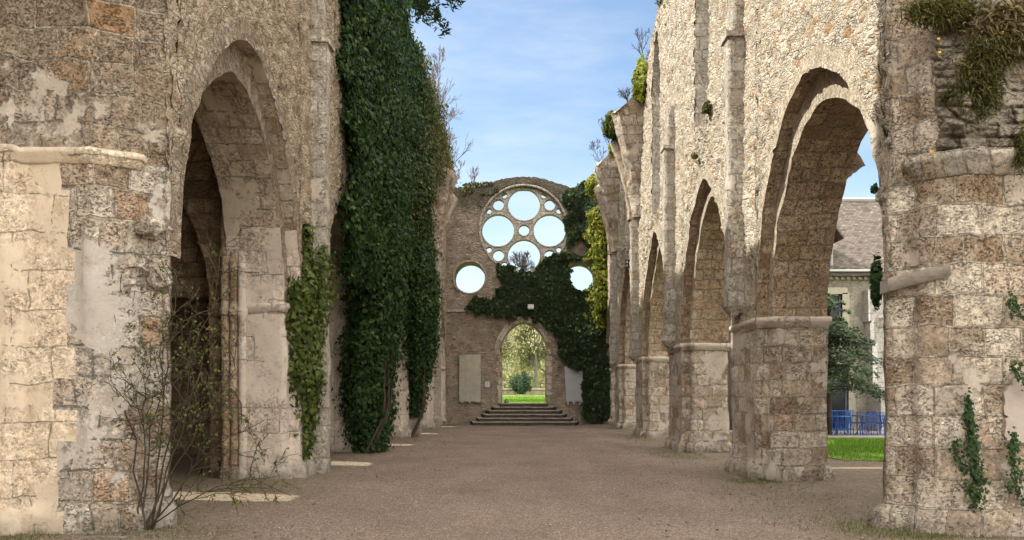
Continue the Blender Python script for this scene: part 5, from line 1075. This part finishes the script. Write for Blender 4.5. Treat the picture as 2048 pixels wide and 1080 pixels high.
Pb = Pr.copy(); Pb[..., 1] = 2*e1[0]-Pb[..., 1]; m.grid(Pb); m.box((8.7, e0[0], e0[1]-.12), (24.3, e0[0]+.3, e0[1]-.03))
rf = m.build('roof', M['roof'], house, origin=O, disp=.8); m = MB(); m.tube([(8.7, e1[0], e1[1]+.03), (24.3, e1[0], e1[1]+.03)], .13, 8); m.build('ridge', M['slab2'], rf, origin=O, disp=.8)
m = MB(); m.tube([(8.7, HY-.42, hz(545)), (24.3, HY-.42, hz(545))], .06, 8); m.build('gutter', simple('zinc', (.45, .46, .48), (.38, .39, .4), 3, .4, metal=.6), rf, origin=O)
dm = MB(); dY = HY+.1; xr_ = hx(1668); xl_ = hx(1620)
dm.box((xl_, dY, hz(543)), (xr_-.0, dY+2.6, hz(478))); dd_ = dm.build('dormer', M['hbutt'], house, origin=O)
m = MB(); m.box((hx(1655), dY-.04, hz(536)), (hx(1663.5), dY-.01, hz(490))); m.box((hx(1640), dY-.04, hz(536)), (hx(1653), dY-.01, hz(490))); m.build('dormer_window', M['frame'], dd_, origin=O)
m = MB(); xm = (xl_+xr_)/2; zr, ze = hz(432), hz(480)
for sx, xe in ((-1, hx(1605)), (1, hx(1682))):
    A_ = np.array([[[xm, dY-.4, zr], [xm, dY+3.4, zr]], [[xe, dY-.4, ze], [xe, dY+3.4, ze]]]); A2 = A_+np.array([0, 0, .1]); m.grid(A_); m.grid(A2); m.grid(np.stack([A_[:, 0], A2[:, 0]])); m.grid(np.stack([A_[1], A2[1]]))
m.build('dormer_roof', M['roof'], dd_, origin=O)
bt = MB()
for (z0, z1, xa, xb, dpt) in ((0, hz(770), 1733, 1784, 1.3), (hz(770), hz(690), 1731, 1781, 1.1), (hz(690), hz(645), 1728, 1778, .9), (hz(645), hz(583), 1725, 1774, .7)): bt.box((hx(xa), HY-dpt, z0), (hx(xb)+.3, HY+.02, z1-.002))
bto = bt.build('buttress', M['hbutt'], house, origin=O)
for (y_, xa, dpt) in ((797, 1747, 1.36), (714, 1741, 1.16), (648, 1735, .96), (583, 1733, .76)):
    bt = MB(); bt.box((hx(xa), HY-dpt-.05, hz(y_+(9 if dpt < .8 or dpt > .8 else 0))), (hx(1790), HY-.3, hz(y_-(5 if dpt < .8 else 9)))); bt.build('weathering', M['moss'], bto, origin=O, disp=1.0)
b = MB(); b.box((8.5, 27.0, -.1), (24, HY, .055)); tag(b.build('terrace', simple('terrace_paving', (.42, .39, .35), (.36, .33, .3), 4, .9)), kind='structure')
conifer('cedar', 'pale green cedar with layered boughs in front of the stone house', (11.75, 28.6, 0), 5.5, 2.5, 103, mat='needle_pale', nb=70, zlo=.30, size=.15, per=110)

# blue metal chairs and tables on the terrace
M['blue'] = simple('blue_enamel_metal', (.05, .14, .46), (.035, .10, .36), 6, .4)
def make_chair():
    t = thing('bistro_chair', '', 'chair')
    m = MB()
    for k in range(6): m.box((-.20, -.19+k*.065, .44), (.20, -.145+k*.065, .462))
    m.build('seat', M['blue'], t)
    m = MB(); m.tube([(-.2, .2, .44), (-.2, .25, .86), (.2, .25, .86), (.2, .2, .44)], .015, 5)
    for k in range(6): x = -.14+k*.056; m.tube([(x, .205, .46), (x, .25, .85)], .008, 4)
    m.build('backrest', M['blue'], t)
    for x, y in ((-.19, -.19), (.19, -.19), (-.19, .2), (.19, .2)): m = MB(); m.tube([(x, y, .45), (x*1.12, y*1.2, 0)], .014, 5); m.build('leg', M['blue'], t)
    return t
def make_table():
    t = thing('bistro_table', '', 'table'); m = MB(); a = np.linspace(0, 2*math.pi, 25); ring = np.stack([.42*np.cos(a), .42*np.sin(a), a*0+.74], -1); m.grid(np.stack([ring*0+[0, 0, .74], ring, ring-[0, 0, .03]])); m.build('table_top', M['blue'], t)
    for k in range(3):
        c_, s_ = math.cos(k*2.1), math.sin(k*2.1); m = MB(); m.tube([(.1*c_, .1*s_, .73), (.05*c_, .05*s_, .4), (.33*c_, .33*s_, 0)], .015, 5); m.build('leg', M['blue'], t)
    return t
def clone(o):
    c = o.copy(); COL.objects.link(c)
    for ch in o.children: d = ch.copy(); COL.objects.link(d); d.parent = c
    return c
pc = make_chair(); used = False
cl = [(1672, 28.7, .3, 'blue metal chair nearest the dark tall window of the stone house'), (1684, 28.2, 2.6, 'blue metal chair facing left beside the first pier edge'), (1698, 29.0, 3.3, 'blue metal chair behind the leftmost blue table'), (1711, 28.2, .9, 'blue metal chair just left of the middle blue table'), (1722, 28.9, 3.0, 'blue metal chair tucked behind the middle blue table'), (1738, 28.0, 3.14, 'blue metal chair with slatted back facing away, middle of the terrace'), (1752, 28.9, .2, 'blue metal chair in front of the grey buttress'), (1764, 28.1, 2.2, 'blue metal chair right of the grey buttress foot'), (1774, 28.8, 1.2, 'blue metal chair at the edge of the right crossing pier')]
for x, Y_, rz, lab in cl:
    o = pc if not used else clone(pc); used = True; o.location = ((x-VX)/F*Y_, Y_, .056); o.rotation_euler = (0, 0, rz); tag(o, lab, 'chair', 'blue metal chairs on the terrace')
pt_ = make_table(); used = False
for x, Y_, lab in ((1677, 27.8, 'round blue metal table at the left end of the terrace'), (1726, 28.4, 'round blue metal table in the middle of the chairs'), (1770, 28.4, 'round blue metal table at the right end of the terrace')):
    o = pt_ if not used else clone(pt_); used = True; o.location = ((x-VX)/F*Y_, Y_, .056); tag(o, lab, 'table', 'blue metal tables on the terrace')
t = thing('blue_railing', 'blue metal railing under the tall dark window of the stone house', 'railing', (13.4, 31.6, .05)); O = tuple(t.location); m = MB()
for zz_ in (.1, .88): m.box((hx(1630), 31.6, zz_), (hx(1700), 31.64, zz_+.05))
m.build('rail', M['blue'], t, origin=O); m = MB()
for x in np.linspace(hx(1632), hx(1698), 14): m.tube([(x, 31.62, .05), (x, 31.62, .9)], .015, 4)
m.build('bars', M['blue'], t, origin=O)
bush('garden_tree', 'leafy tree far beyond the right ruin', (30, 60, 0), 4, 9, 9000, .3, 'bush', 33, 'tree')
